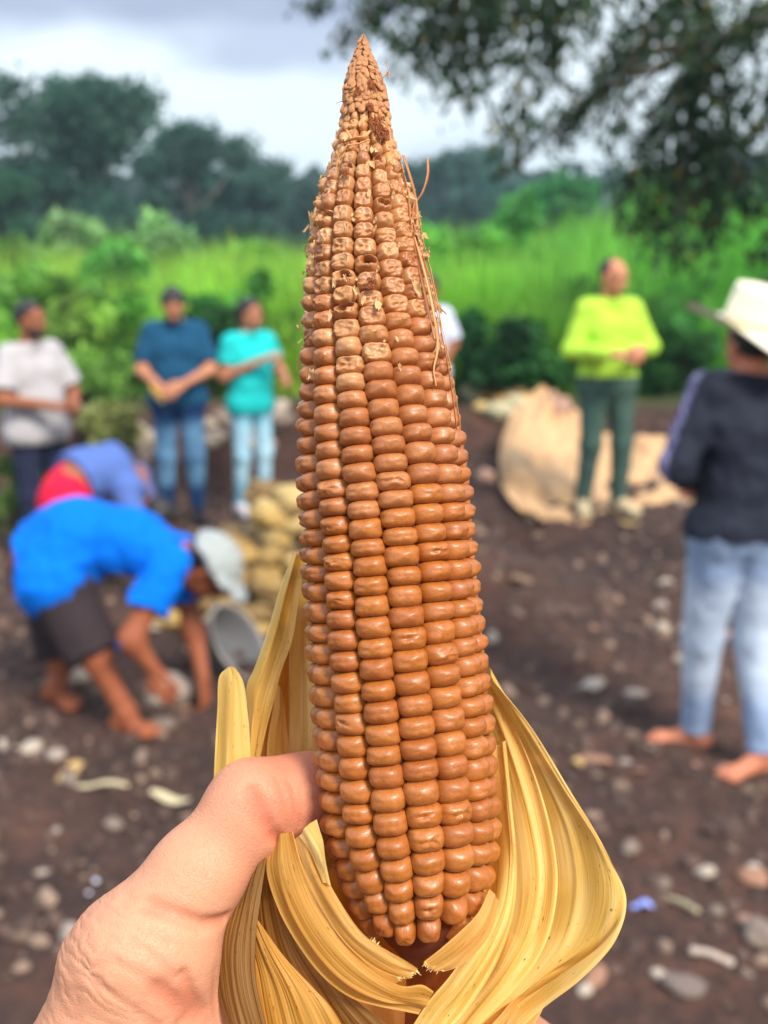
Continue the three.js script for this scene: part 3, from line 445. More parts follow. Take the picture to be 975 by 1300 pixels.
// ---------------------------------------------------------------- the ground: dark dug soil, a low bank behind the people, green land beyond
const bankLine = (x) => 8.55 + 0.35 * noise(x * 0.5, 1.2) + 0.9 * ss(-1.6, -3.4, x) * -1 + 0.25 * ss(1.5, 4, x);
function land(x, z) {
  const q = -z; let h = -0.25 * ss(4.8, 7, q) * (1 - ss(-0.5, 0.6, x));
  const b = ss(bankLine(x), bankLine(x) + 0.75, q); h = lerp(h, 0.36, b);
  h += 0.34 * Math.exp(-(((x - 0.35) / 0.42) ** 2) - ((q - 5.4) / 0.75) ** 2) - 0.22 * Math.exp(-(((x - 0.75) / 0.4) ** 2) - ((q - 6.4) / 0.5) ** 2); // a spoil ridge in the middle
  const near = 1 - ss(16, 30, q);
  h += near * (0.055 * fbm(x * 0.9, z * 0.9, 2.2, 3) + 0.05 * fbm(x * 4.2, z * 4.2, 7.7, 3) * (1 - b * 0.6));
  h += ss(30, 160, q) * 6 * fbm(x * 0.008, z * 0.008, 3.3, 3);
  return h;
}
function gnd(px, py) { const dir = at(px, py, 1).sub(EYE); let t = 1; for (let i = 0; i < 4000; i++) { const p = EYE.clone().addScaledVector(dir, t); if (p.y < land(p.x, p.z)) { p.y = land(p.x, p.z); return p; } t += 0.01; } return EYE.clone().addScaledVector(dir, t); }
{
  const grid = (n, a, big) => Array.from({ length: n + 1 }, (_, i) => { const s = i / n * 2 - 1; return Math.sign(s) * (a * Math.abs(s) + (big - a) * Math.pow(Math.abs(s), 7)); });
  const xs = grid(300, 5.2, 700), zs = grid(420, 11, 900).map((z) => z - 4), pos = [], uv = [], col = [], idx = [];
  for (const z of zs) for (const x of xs) {
    const y = land(x, z); pos.push(x, y, z); uv.push(x / 1.3, z / 1.3);
    const q = -z, green = ss(bankLine(x) + 0.7, bankLine(x) + 1.3, q + 0.4 * noise(x * 2, z * 2)), m = 0.8 + 0.9 * fbm(x * 1.3, z * 1.3, 1.1, 4), pale = ss(0.12, 0.4, fbm(x * 0.7 + 4, z * 0.7, 6.1, 4));
    col.push(lerp((0.09 + 0.055 * pale) * m, 0.07, green), lerp((0.051 + 0.033 * pale) * m, 0.13, green), lerp((0.037 + 0.022 * pale) * m, 0.025, green));
  }
  const nx = xs.length; for (let j = 0; j < zs.length - 1; j++) for (let i = 0; i < nx - 1; i++) { const a = j * nx + i; idx.push(a, a + nx, a + 1, a + 1, a + nx, a + nx + 1); }
  const g = new THREE.BufferGeometry(); g.setAttribute('position', new THREE.Float32BufferAttribute(pos, 3)); g.setAttribute('uv', new THREE.Float32BufferAttribute(uv, 2)); g.setAttribute('color', new THREE.Float32BufferAttribute(col, 3)); g.setIndex(idx); g.computeVertexNormals();
  { const n = g.attributes.normal; if (n.getY(1000) < 0) for (let i = 0; i < n.count; i++) n.setXYZ(i, -n.getX(i), -n.getY(i), -n.getZ(i)); }
  const a = tnoise(61, 26, 26), b = tnoise(62, 70, 70), c = tnoise(63, 160, 160), d = tnoise(64, 9, 9);
  const map = tex(1024, 1024, (u, v) => { const s = ss(0.72, 0.9, b(u, v)) * 0.35, l = 0.55 + 0.28 * a(u, v) + 0.16 * c(u, v) + 0.15 * d(u, v) + s; return [l, l * 0.985, l * 0.97]; });
  const bmp = tex(512, 512, (u, v) => 0.45 * a(u, v) + 0.35 * b(u, v) + 0.2 * c(u, v), false);
  const m = part('ground', g, mat(1.02, 0.76, 0.63, 0.95, { vertexColors: true, map, bumpMap: bmp, bumpScale: 0.03 }), scene); tag(m, 'dark brown dug soil with pale scraps, rising to green land behind', null, null, 'structure');
}
// rocks: a few lumpy shapes shared by all
const rockGeo = Array.from({ length: 7 }, (_, k) => { const g = new THREE.IcosahedronGeometry(1, 4), p = g.attributes.position, v = new V3(); for (let i = 0; i < p.count; i++) { v.fromBufferAttribute(p, i).normalize(); const s = 1 + 0.34 * noise(v.x * 1.2 + k * 9, v.y * 1.2, v.z * 1.2) + 0.2 * noise(v.x * 2.8, v.y * 2.8 + k * 5, v.z * 2.8) + 0.05 * noise(v.x * 8, v.y * 8, v.z * 8 + k); p.setXYZ(i, v.x * s, v.y * s * 0.8, v.z * s); } g.deleteAttribute('normal'); g.deleteAttribute('uv'); const h = mergeVerts(g); h.computeVertexNormals(); return h; });
function mergeVerts(g) { const p = g.attributes.position, m = new Map(), pos = [], idx = []; for (let i = 0; i < p.count; i++) { const k = [p.getX(i), p.getY(i), p.getZ(i)].map((q) => Math.round(q * 1e4)).join(); if (!m.has(k)) { m.set(k, pos.length / 3); pos.push(p.getX(i), p.getY(i), p.getZ(i)); } idx.push(m.get(k)); } const h = new THREE.BufferGeometry(); h.setAttribute('position', new THREE.Float32BufferAttribute(pos, 3)); h.setIndex(idx); return h; }
const stoneMats = [[0.32, 0.25, 0.2], [0.2, 0.145, 0.11], [0.38, 0.3, 0.22], [0.15, 0.11, 0.09]].map((c) => mat(...c, 0.85));
const yellowMats = [[0.4, 0.25, 0.07], [0.3, 0.18, 0.05], [0.46, 0.32, 0.12], [0.2, 0.12, 0.04], [0.46, 0.4, 0.24]].map((c) => mat(...c, 0.8));
const brownMats = [[0.3, 0.15, 0.09], [0.22, 0.12, 0.08], [0.35, 0.2, 0.14]].map((c) => mat(...c, 0.85));
function rock(name, pos, s, m, k, label, category, group, sy = 1, turn = 0) { const o = new THREE.Mesh(rockGeo[k % 7], m); o.name = numbered(name); o.position.copy(pos); o.rotation.set(0.3 * Math.sin(k * 3.1), turn || k * 1.7, 0.3 * Math.cos(k * 2.3)); o.scale.set(s, s * sy, s * 0.85); o.castShadow = o.receiveShadow = true; scene.add(o); return tag(o, label, category, group); }
{ // clods and grit, too many to count
  const r = rng(71), N = 15000, m = new THREE.InstancedMesh(rockGeo[2].index.count > 3000 ? (() => { const g = new THREE.IcosahedronGeometry(1, 1), p = g.attributes.position; for (let i = 0; i < p.count; i++) { const v = new V3().fromBufferAttribute(p, i), s = 1 + 0.4 * noise(v.x * 1.5, v.y * 1.5, v.z * 1.5); p.setXYZ(i, v.x * s, v.y * s * 0.7, v.z * s); } g.computeVertexNormals(); return g; })() : rockGeo[2], mat(1, 1, 1, 0.92), N), M = new THREE.Matrix4(), q = new THREE.Quaternion(), c = new THREE.Color();
  for (let i = 0; i < N; i++) {
    const z = -2.2 - 6.6 * Math.pow(r(), 0.8), x = (r() * 2 - 1) * (0.7 + -z * 0.6), t = r(), s = 0.006 + 0.022 * Math.pow(r(), 4) + (t > 0.97 ? 0.012 : 0) + (t < 0.022 ? 0.012 + 0.03 * r() : 0);
    M.compose(new V3(x, land(x, z) + s * 0.15, z), q.setFromEuler(new THREE.Euler(r() * 6, r() * 6, r() * 6)), new V3(s, s * (0.6 + r() * 0.5), s * (0.8 + r() * 0.6))); m.setMatrixAt(i, M);
    const k = 0.6 + 0.8 * r(); t > 0.9 ? c.setRGB(0.22 * k, 0.145 * k, 0.1 * k) : c.setRGB(0.09 * k, 0.052 * k, 0.038 * k); m.setColorAt(i, c);
  }
  m.name = 'soil_clods'; scene.add(m); tag(m, 'small dark clods and grit scattered over the dug soil', null, null, 'stuff');
}
// pale stones that can be told apart
const named = [
  [752, 873, 0.052, 2, 0.55, 'whitest flat stone on the soil right of the cob'], [806, 884, 0.05, 0, 0.5, 'pale flat stone just left of the barefoot man in the hat'], [100, 862, 0.1, 2, 0.7, 'white rounded stone between the bare feet of the bending man in bright blue'], [215, 890, 0.1, 0, 0.9, 'grey stone under the hands of the bending man in bright blue'], [205, 925, 0.05, 1, 0.7, 'small brown grey stone beside the front foot of the bending man in bright blue'],
  [262, 815, 0.1, 0, 0.8, 'pale grey rock behind the reaching hand of the bending man in bright blue'], [205, 795, 0.11, 2, 0.5, 'pale slab lying beyond the bent knee of the man in bright blue'], [12, 950, 0.035, 2, 0.7, 'cream stone at the left edge of the soil'], [40, 953, 0.04, 2, 0.7, 'cream stone second from the left edge of the soil'], [72, 962, 0.035, 0, 0.6, 'dull pale stone third from the left edge of the soil'],
  [625, 815, 0.03, 2, 1.2, 'small white stone touching the edge of the cob'], [862, 840, 0.03, 0, 0.8, 'round light pebble left of the knee of the man in the hat'], [840, 802, 0.045, 2, 0.8, 'light stone of the cluster beside the man in the hat, lowest'], [838, 772, 0.04, 0, 0.8, 'light grey stone in the cluster beside the man in the hat'], [845, 745, 0.045, 2, 0.8, 'light stone of the cluster beside the man in the hat, topmost'],
  [870, 805, 0.04, 2, 0.8, 'cream stone nearest the jeans of the man in the hat'], [863, 642, 0.05, 1, 0.7, 'brown pink stone beside the elbow of the man in the hat'], [800, 1080, 0.028, 1, 0.8, 'pinkish stone near the curled edge of the right husk leaf'], [836, 1240, 0.02, 2, 0.7, 'cream pebble near the bottom edge right of the husk'], [742, 1262, 0.02, 2, 0.8, 'cream pebble just below the lobe of the right husk leaf'],
  [908, 1160, 0.022, 1, 0.8, 'pink pebble right of the dry stick on the soil'], [958, 1112, 0.03, 2, 0.7, 'pale stone at the right edge level with the husk lobe'], [895, 1110, 0.03, 2, 0.7, 'yellowish pale stone left of the right edge of the soil'], [965, 1195, 0.05, 1, 0.8, 'brown stone at the right edge low on the soil'], [635, 530, 0.13, 4, 0.8, 'cream boulder on the bank beside the tan sheet'],
];
named.forEach(([px, py, s, m, sy, label], i) => { const p = gnd(px, py); rock('stone', p.add(new V3(0, s * sy * 0.35, 0)), s, m > 3 ? yellowMats[4] : m === 2 ? mat(0.42, 0.34, 0.26, 0.85) : stoneMats[m], i, label, 'stone', null, sy); });
{ // lesser stones, alike
  const r = rng(31); for (let i = 0; i < 44; i++) { const right = r() < 0.62, px = right ? 640 + 330 * r() : 5 + 300 * r(), py = right ? 670 + 620 * r() : 900 + 330 * r(); if (py < 700 && px < 760) continue; const s = 0.012 + 0.03 * Math.pow(r(), 2.2), p = gnd(px, py); rock('pebble', p.add(new V3(0, s * 0.3, 0)), s, [stoneMats[1], brownMats[2], stoneMats[3], stoneMats[0], brownMats[0]][i % 5], i, 'pale pebble lying scattered on the dark soil', 'pebble', 'pebbles scattered on the soil', 0.35 + 0.4 * r()).scale.x *= 0.8 + 1.1 * r(); }
}
{ // yellow lumps heaped behind the bending man, and more along the top of the bank
  const r = rng(47);
  const hc = at(366, 745, 5.35), HR = 0.74, HH = 0.6; hc.y = land(hc.x, hc.z);
  for (let i = 0; i < 280; i++) { const a = 6.283 * r(), q = Math.sqrt(r()), x = hc.x + Math.cos(a) * q * HR, z = hc.z + Math.sin(a) * q * HR * 0.8, y = land(x, z) + HH * (1 - q) * (0.75 + 0.35 * r()) + 0.03 - 0.05 * r(); if (z < hc.z - 0.22) continue; const s = 0.035 + 0.06 * r() * (1.2 - q * 0.5); rock('yellow_lump', new V3(x, y, z), s, yellowMats[Math.floor(r() * 4)], i, 'yellow brown lump heaped beside the cob, behind the bending man in blue', 'rubble', 'yellow lumps in the heap behind the bending man', 0.75); }
  const core = new THREE.ConeGeometry(HR * 0.85, HH * 0.85, 40, 16), p = core.attributes.position; for (let i = 0; i < p.count; i++) { const n = 1 + 0.14 * noise(p.getX(i) * 9, p.getY(i) * 9, p.getZ(i) * 9); p.setXYZ(i, p.getX(i) * n, p.getY(i) * n, p.getZ(i) * 0.8 * n); } core.computeVertexNormals();
  core.translate(0, HH * 0.4, 0); const m = new THREE.Mesh(core, mat(0.16, 0.1, 0.045, 0.95)); m.position.copy(hc); m.name = 'rubble_mound'; scene.add(m); tag(m, 'low earthy mound under the yellow lumps', null, null, 'structure');
  for (let i = 0; i < 64; i++) { const px = i < 26 ? 588 + 112 * r() : i < 46 ? 262 + 100 * r() : 150 + 60 * r(), py = i < 26 ? 478 + 46 * r() : i < 46 ? 500 + 75 * r() : 545 + 50 * r(), q = gnd(px, py); rock('bank_stone', q.add(new V3(0, 0.03, 0)), 0.05 + 0.07 * r(), i < 26 ? yellowMats[Math.floor(r() * 5)] : stoneMats[Math.floor(r() * 4)], i, i < 26 ? 'yellowish rock along the bank top right of the cob' : i < 46 ? 'grey rock in the bank behind the woman in turquoise' : 'grey rock of the bank left of the man in navy', 'rock', i < 26 ? 'yellowish rocks along the bank right of the cob' : i < 46 ? 'grey rocks in the bank behind the woman' : 'grey rocks of the bank left of the man in navy', 0.8); }
  rock('clay_lump', at(705, 520, 8.7), 0.16, brownMats[2], 3, 'reddish brown clay lump lying on the tan sheet', 'clay lump', null, 0.9);
  rock('clay_lump', at(617, 605, 7.5), 0.07, brownMats[2], 5, 'small reddish lump in the dark hollow between the cob and the sheet', 'clay lump', null, 0.9);
}
// scraps: bits of husk, a stick, a bone-like twig, a blue scrap
function scrap(name, px, py, len, wid, dirDeg, m, label, category, lift = 0.012, group) {
  const p = gnd(px, py), a = R(dirDeg), dx = new V3(Math.cos(a), 0, Math.sin(a)), sd = new V3(-dx.z, 0, dx.x), cs = [-1, 0, 1].map((k) => [0, 1, 2, 3, 4].map((i) => { const t = (i / 4 - 0.5), w = wid * (1 - 1.9 * Math.abs(t) ** 2) * 0.5; const q = p.clone().addScaledVector(dx, t * len).addScaledVector(sd, k * w); q.y = p.y + lift + 0.02 * Math.sin(i * 1.3 + px) * 0.5 + (k === 0 ? 0 : wid * 0.12); return q; }));
  const g = loft(cs, 16, 8), o = part(name, g.translate(-p.x, -p.y, -p.z), m, scene); o.position.copy(p); o.name = numbered(name); return tag(o, label, category, group);
}
const dryLeaf = mat(0.5, 0.32, 0.12, 0.8), paleLeaf = mat(0.56, 0.46, 0.27, 0.8), brownLeaf = mat(0.28, 0.16, 0.09, 0.85);
scrap('husk_scrap', 92, 985, 0.13, 0.06, -70, dryLeaf, 'golden dry leaf scrap on the soil left of the thumb', 'dry leaf');
scrap('husk_scrap', 215, 1018, 0.14, 0.045, 20, paleLeaf, 'olive yellow dry leaf on the soil above the thumb', 'dry leaf');
scrap('husk_scrap', 130, 1003, 0.17, 0.03, 4, paleLeaf, 'thin pale dry leaf between two other scraps left of the thumb', 'dry leaf');
scrap('husk_scrap', 650, 735, 0.3, 0.07, 62, brownLeaf, 'long dull brown strip lying beside the cob at mid height', 'strip');
scrap('husk_scrap', 735, 975, 0.06, 0.04, 30, dryLeaf, 'small amber scrap right of the husk leaf top', 'dry leaf');
scrap('husk_scrap', 880, 770, 0.1, 0.06, 50, dryLeaf, 'golden scrap beside the knee of the man in the hat', 'dry leaf');
scrap('husk_scrap', 800, 668, 0.12, 0.08, 10, dryLeaf, 'golden scrap at the shoe of the man in lime', 'dry leaf');
scrap('husk_scrap', 345, 690, 0.1, 0.05, 130, dryLeaf, 'curled golden leaf on the yellow heap', 'dry leaf', 0.3);
scrap('plastic_scrap', 815, 1157, 0.055, 0.03, 15, mat(0.3, 0.36, 0.8, 0.5), 'pale blue plastic scrap beside the right husk leaf', 'plastic scrap');
function stick(px, py, qx, qy, rad, m, label) { const a = gnd(px, py), b = gnd(qx, qy); a.y += rad; b.y += rad; const mid = a.clone().lerp(b, 0.5); mid.y += rad * 0.8; const c = new THREE.CatmullRomCurve3([a, mid, b]), g = new THREE.TubeGeometry(c, 20, rad, 10), p = g.attributes.position; for (let i = 0; i < p.count; i++) p.setXYZ(i, p.getX(i) + rad * 0.4 * noise(p.getX(i) * 60, p.getZ(i) * 60), p.getY(i), p.getZ(i) + rad * 0.4 * noise(p.getZ(i) * 60, p.getX(i) * 60)); g.computeVertexNormals(); const e1 = new THREE.SphereGeometry(rad * 1.25, 12, 8).translate(a.x, a.y, a.z), e2 = new THREE.SphereGeometry(rad * 1.3, 12, 8).translate(b.x, b.y, b.z); const o = part('stick', mergeGeometries([g, e1, e2]).translate(-a.x, -a.y, -a.z), m, scene); o.position.copy(a); o.name = numbered('stick'); tag(o, label, 'stick'); }
stick(846, 1143, 884, 1160, 0.007, mat(0.42, 0.34, 0.2, 0.8), 'short yellowish stick on the soil right of the blue scrap');
stick(880, 1212, 926, 1226, 0.009, mat(0.5, 0.38, 0.3, 0.8), 'pinkish knobbed stick low on the soil at the right');
for (const [px, py, s] of [[122, 1123, 0.0075], [113, 1137, 0.006]]) rock('glass_bead', gnd(px, py).add(new V3(0, s, 0)), s, mat(0.75, 0.76, 0.85, 0.2), px, px > 120 ? 'larger pale shiny bead on the soil left of the thumb' : 'smaller pale shiny bead on the soil left of the thumb', 'bead');

// the tan sheet draped over a heap
{
  const C = [
    [[688, 493, 8.75], [660, 512, 8.6], [640, 545, 8.3], [634, 585, 7.9], [640, 612, 7.5], [652, 640, 7.25], [680, 660, 7.05]],
    [[705, 498, 8.75], [690, 530, 8.45], [676, 565, 8.05], [672, 594, 7.7], [680, 622, 7.4], [694, 648, 7.2], [712, 666, 7.0]],
    [[722, 505, 8.75], [722, 540, 8.5], [720, 575, 8.1], [722, 605, 7.75], [730, 630, 7.45], [740, 652, 7.2], [748, 666, 7.0]],
    [[752, 540, 8.85], [762, 565, 8.6], [770, 590, 8.2], [776, 612, 7.85], [780, 628, 7.55], [784, 644, 7.3], [788, 655, 7.1]],
    [[800, 560, 8.85], [812, 574, 8.6], [820, 592, 8.3], [826, 606, 8.0], [830, 618, 7.75], [834, 628, 7.5], [834, 636, 7.3]],
    [[850, 556, 8.8], [862, 570, 8.6], [868, 588, 8.3], [872, 602, 8.0], [874, 616, 7.75], [874, 628, 7.5], [872, 635, 7.3]],
    [[905, 552, 8.8], [912, 568, 8.6], [914, 588, 8.3], [916, 602, 8.0], [916, 616, 7.75], [914, 628, 7.5], [910, 635, 7.3]],
  ];
  const g = loft(C, 90, 140, (u, v) => 0.1 * noise(u * 3, v * 6, 1) + 0.05 * noise(u * 8, v * 14, 4) + 0.05 * Math.exp(-(((u - 0.55 - 0.25 * v) / 0.05) ** 2)) * ss(0.5, 0.2, v) - 0.06 * Math.exp(-(((u - 0.64 - 0.25 * v) / 0.05) ** 2)) * ss(0.5, 0.2, v));
  const a = tnoise(81, 30, 30), b = tnoise(82, 160, 160), m = tex(512, 512, (u, v) => { const l = 0.84 + 0.12 * a(u, v) + 0.08 * b(u, v); return [l, l * 0.98, l * 0.95]; }); m.repeat.set(1, 1);
  const o = part('ground_sheet', g, mat(0.62, 0.385, 0.2, 0.85, { map: m }), scene); const c = at(740, 640, 7.3); o.geometry.translate(-c.x, -c.y, -c.z); o.position.copy(c); tag(o, 'tan woven sheet draped over a heap behind the man in lime', 'sheet');
}
{ // grey basin lying on its side beside the heap
  const pts = [[0, 0], [0.13, 0.004], [0.17, 0.03], [0.205, 0.13], [0.21, 0.14], [0.222, 0.146], [0.222, 0.154], [0.206, 0.152], [0.196, 0.13], [0.16, 0.036], [0.12, 0.014], [0, 0.012]].map((p) => new THREE.Vector2(...p));
  const b = thing('basin', at(276, 832, 4.55), 'grey basin with a pale rim tipped on its side behind the reaching hand', 'basin'); b.scale.setScalar(0.8); b.rotation.set(R(50), R(20), R(-58));
  const m1 = new THREE.Mesh(new THREE.LatheGeometry(pts, 48), mat(0.1, 0.095, 0.095, 0.7)); m1.name = 'bowl'; b.add(m1);
  const m2 = new THREE.Mesh(new THREE.TorusGeometry(0.217, 0.011, 10, 60), mat(0.27, 0.24, 0.2, 0.6)); m2.rotation.x = Math.PI / 2; m2.position.y = 0.152; m2.name = 'rim'; b.add(m2);
}
// ---------------------------------------------------------------- vegetation
// leaves as small folded blades, joined: pts is a list of [position, size, colour]
function leafMesh(pts, seed, aspect = 0.45) {
  const r = rng(seed), n = pts.length, pos = new Float32Array(n * 15), col = new Float32Array(n * 15), idx = new Uint32Array(n * 9), v = new V3(), a = new V3(), b = new V3(), c = new V3();
  pts.forEach(([p, s, k, dirY = -0.3], i) => {
    a.set(r() - 0.5, (r() - 0.5) * 0.9 + dirY, r() - 0.5).normalize(); b.set(r() - 0.5, r() - 0.5, r() - 0.5).cross(a).normalize(); c.crossVectors(a, b);
    const w = s * aspect * 0.5, q = [[0, 0, 0], [0.45, 1, 0.18], [0.45, -1, 0.18], [0.78, 0.62, 0.12], [1.05, -0.1, -0.12]];
    q.forEach(([l, x, z], j) => { v.copy(p).addScaledVector(a, (l - 0.5) * s).addScaledVector(b, x * w).addScaledVector(c, z * w); v.toArray(pos, i * 15 + j * 3); const g = 0.8 + 0.4 * r(); col[i * 15 + j * 3] = k[0] * g; col[i * 15 + j * 3 + 1] = k[1] * g; col[i * 15 + j * 3 + 2] = k[2] * g; });
    const o = i * 5; idx.set([o, o + 1, o + 2, o + 2, o + 1, o + 3, o + 2, o + 3, o + 4], i * 9);
  });
  const g = new THREE.BufferGeometry(); g.setAttribute('position', new THREE.BufferAttribute(pos, 3)); g.setAttribute('color', new THREE.BufferAttribute(col, 3)); g.setIndex(new THREE.BufferAttribute(idx, 1)); g.computeVertexNormals(); return g;
}
const leafMat = mat(1, 1, 1, 0.75, { vertexColors: true, transmission: 0.4, specularIntensity: 0.4 }), leafDark = mat(1, 1, 1, 0.6, { vertexColors: true, transmission: 0.32, specularIntensity: 0.5 }), bark = mat(0.13, 0.1, 0.08, 0.9), barkPale = mat(0.26, 0.22, 0.18, 0.9);
const gauss = (r) => (r() + r() + r() - 1.5) / 1.5;
function limb(list, r0, r1) { // tapered bent branch
  const c = new THREE.CatmullRomCurve3(list), n = 14, K = 8, pos = [], idx = []; let s = new V3(0.3, 0.1, 1);
  for (let i = 0; i <= n; i++) { const u = i / n, p = c.getPoint(u), t = c.getTangent(u), a = new V3().crossVectors(t, s).normalize(), b = new V3().crossVectors(t, a), w = lerp(r0, r1, Math.pow(u, 0.8)); for (let k = 0; k < K; k++) p.clone().addScaledVector(a, Math.cos(k / K * 6.2832) * w).addScaledVector(b, Math.sin(k / K * 6.2832) * w).toArray(pos, pos.length); }
  for (let i = 0; i < n; i++) for (let k = 0; k < K; k++) { const a = i * K + k, b = i * K + (k + 1) % K; idx.push(a, a + K, b, b, a + K, b + K); }
  const g = new THREE.BufferGeometry(); g.setAttribute('position', new THREE.Float32BufferAttribute(pos, 3)); g.setIndex(idx); g.computeVertexNormals(); return g;
}
function tree(label, px, pyTop, halfW, d, { seed, leaf = 0.3, n = 5000, clumps = 22, base = [0.05, 0.09, 0.035], low = 0.25, trunk = bark, airy = 0.55, group, name = 'tree' }) {
  const r = rng(seed), top = at(px, pyTop, d), gy = land(top.x, top.z), H = top.y - gy, W = halfW * d / F, foot = new V3(top.x, gy - 0.1, top.z), t = thing(name, foot, label, 'tree', group);
  const pts = [], limbs = [limb([foot, foot.clone().add(new V3(W * 0.1 * (r() - 0.5), H * 0.3, 0)), foot.clone().add(new V3(W * 0.3 * (r() - 0.5), H * 0.62, 0))], H * 0.032, H * 0.014)];
  for (let k = 0; k < clumps; k++) {
    const v = k / clumps, yy = low + (0.93 - low) * Math.pow(r(), 0.7), prof = Math.sin(Math.PI * clamp((yy - low * 0.6) / (1.12 - low * 0.6), 0.05, 1)) , a = r() * 6.283, rad = W * 0.8 * prof * Math.sqrt(r());
    const c = foot.clone().add(new V3(Math.cos(a) * rad, yy * H, Math.sin(a) * rad)), cr = W * (0.16 + 0.2 * r()), kk = 0.65 + 0.75 * r(), warm = r();
    if (k < 12) limbs.push(limb([foot.clone().add(new V3(0, H * (0.25 + 0.3 * r()), 0)), foot.clone().lerp(c, 0.55).add(new V3(0, H * 0.12, 0)), c], H * 0.011, H * 0.003));
    const m = Math.round(n / clumps); for (let i = 0; i < m; i++) { const q = new V3(gauss(r), gauss(r) * 0.75, gauss(r)).multiplyScalar(cr * (1 + airy * r())); const sh = kk * (0.8 + 0.4 * r()); pts.push([q.add(c), leaf * (0.6 + 0.7 * r()), [base[0] * 1.1 * sh * (0.85 + 0.4 * warm), base[1] * 1.7 * sh, base[2] * 1.6 * sh]]); }
  }
  part('crown', leafMesh(pts, seed + 7), leafMat, t); part('trunk', mergeGeometries(limbs), trunk, t); return t;
}
tree('tallest airy tree with gaps in its crown at the far left', 88, 70, 135, 36, { seed: 101, leaf: 0.32, n: 9500, clumps: 38, low: 0.3, airy: 0.5, base: [0.032, 0.062, 0.04], trunk: barkPale });
tree('rounded dark tree right of the tallest tree at the far left', 240, 146, 95, 42, { seed: 102, leaf: 0.36, n: 6000, base: [0.028, 0.06, 0.042], low: 0.2, trunk: barkPale });
tree('lower dark tree between the rounded tree and the cob', 322, 205, 82, 48, { seed: 103, leaf: 0.4, n: 5000, base: [0.026, 0.056, 0.042], low: 0.12, trunk: barkPale });
tree('lowest hazy tree just left of the cob', 385, 232, 70, 55, { seed: 104, leaf: 0.45, n: 4500, base: [0.03, 0.06, 0.045], low: 0.1 });
tree('dark tree low at the left edge below the tallest tree', 12, 215, 76, 32, { seed: 105, leaf: 0.3, n: 5000, base: [0.03, 0.07, 0.035], low: 0.08 });
tree('dark undergrowth tree below the rounded tree', 165, 240, 88, 33, { seed: 106, leaf: 0.3, n: 5000, base: [0.022, 0.05, 0.034], low: 0.05 });
tree('dark shadowy tree low beneath the lower dark tree', 285, 262, 74, 34, { seed: 116, leaf: 0.3, n: 4500, base: [0.02, 0.05, 0.036], low: 0.05 });
tree('hazy blue green tree behind the tip of the cob', 590, 185, 92, 60, { seed: 107, leaf: 0.5, n: 6000, base: [0.04, 0.075, 0.06], low: 0.05 });
tree('mid green tree behind the man in lime', 700, 222, 85, 30, { seed: 108, leaf: 0.26, n: 6500, base: [0.05, 0.15, 0.04], low: 0.05 });
tree('hazy tree far off between the cob and the hanging branches', 500, 245, 80, 62, { seed: 109, leaf: 0.5, n: 4500, base: [0.035, 0.07, 0.05], low: 0.05 });
tree('green bushy tree under the hanging branches at the right', 850, 235, 110, 20, { seed: 110, leaf: 0.2, n: 7500, base: [0.05, 0.14, 0.04], low: 0.05 });
tree('bright green tree at the right edge behind the hat', 965, 270, 80, 17, { seed: 111, leaf: 0.18, n: 6000, base: [0.06, 0.17, 0.045], low: 0.05 });
{ // far wooded rise that reads as one mass
  const r = rng(140), pts = []; for (let i = 0; i < 16000; i++) { const x = (r() - 0.5) * 260, z = -85 - 40 * r(), g = land(x, z), h = 5.5 + 4.5 * fbm(x * 0.05, z * 0.05, 1.4, 3); const k = 0.7 + 0.6 * r(); pts.push([new V3(x, g + h * Math.pow(r(), 0.6) * (1 + 0.5 * fbm(x * 0.2, z * 0.2, 8, 2)), z), 1.5 + r(), [0.035 * k, 0.07 * k, 0.05 * k]]); }
  const o = part('distant_forest', leafMesh(pts, 141, 0.8), leafMat, scene); tag(o, 'hazy far wood beyond the field that reads as one band', null, null, 'stuff');
}
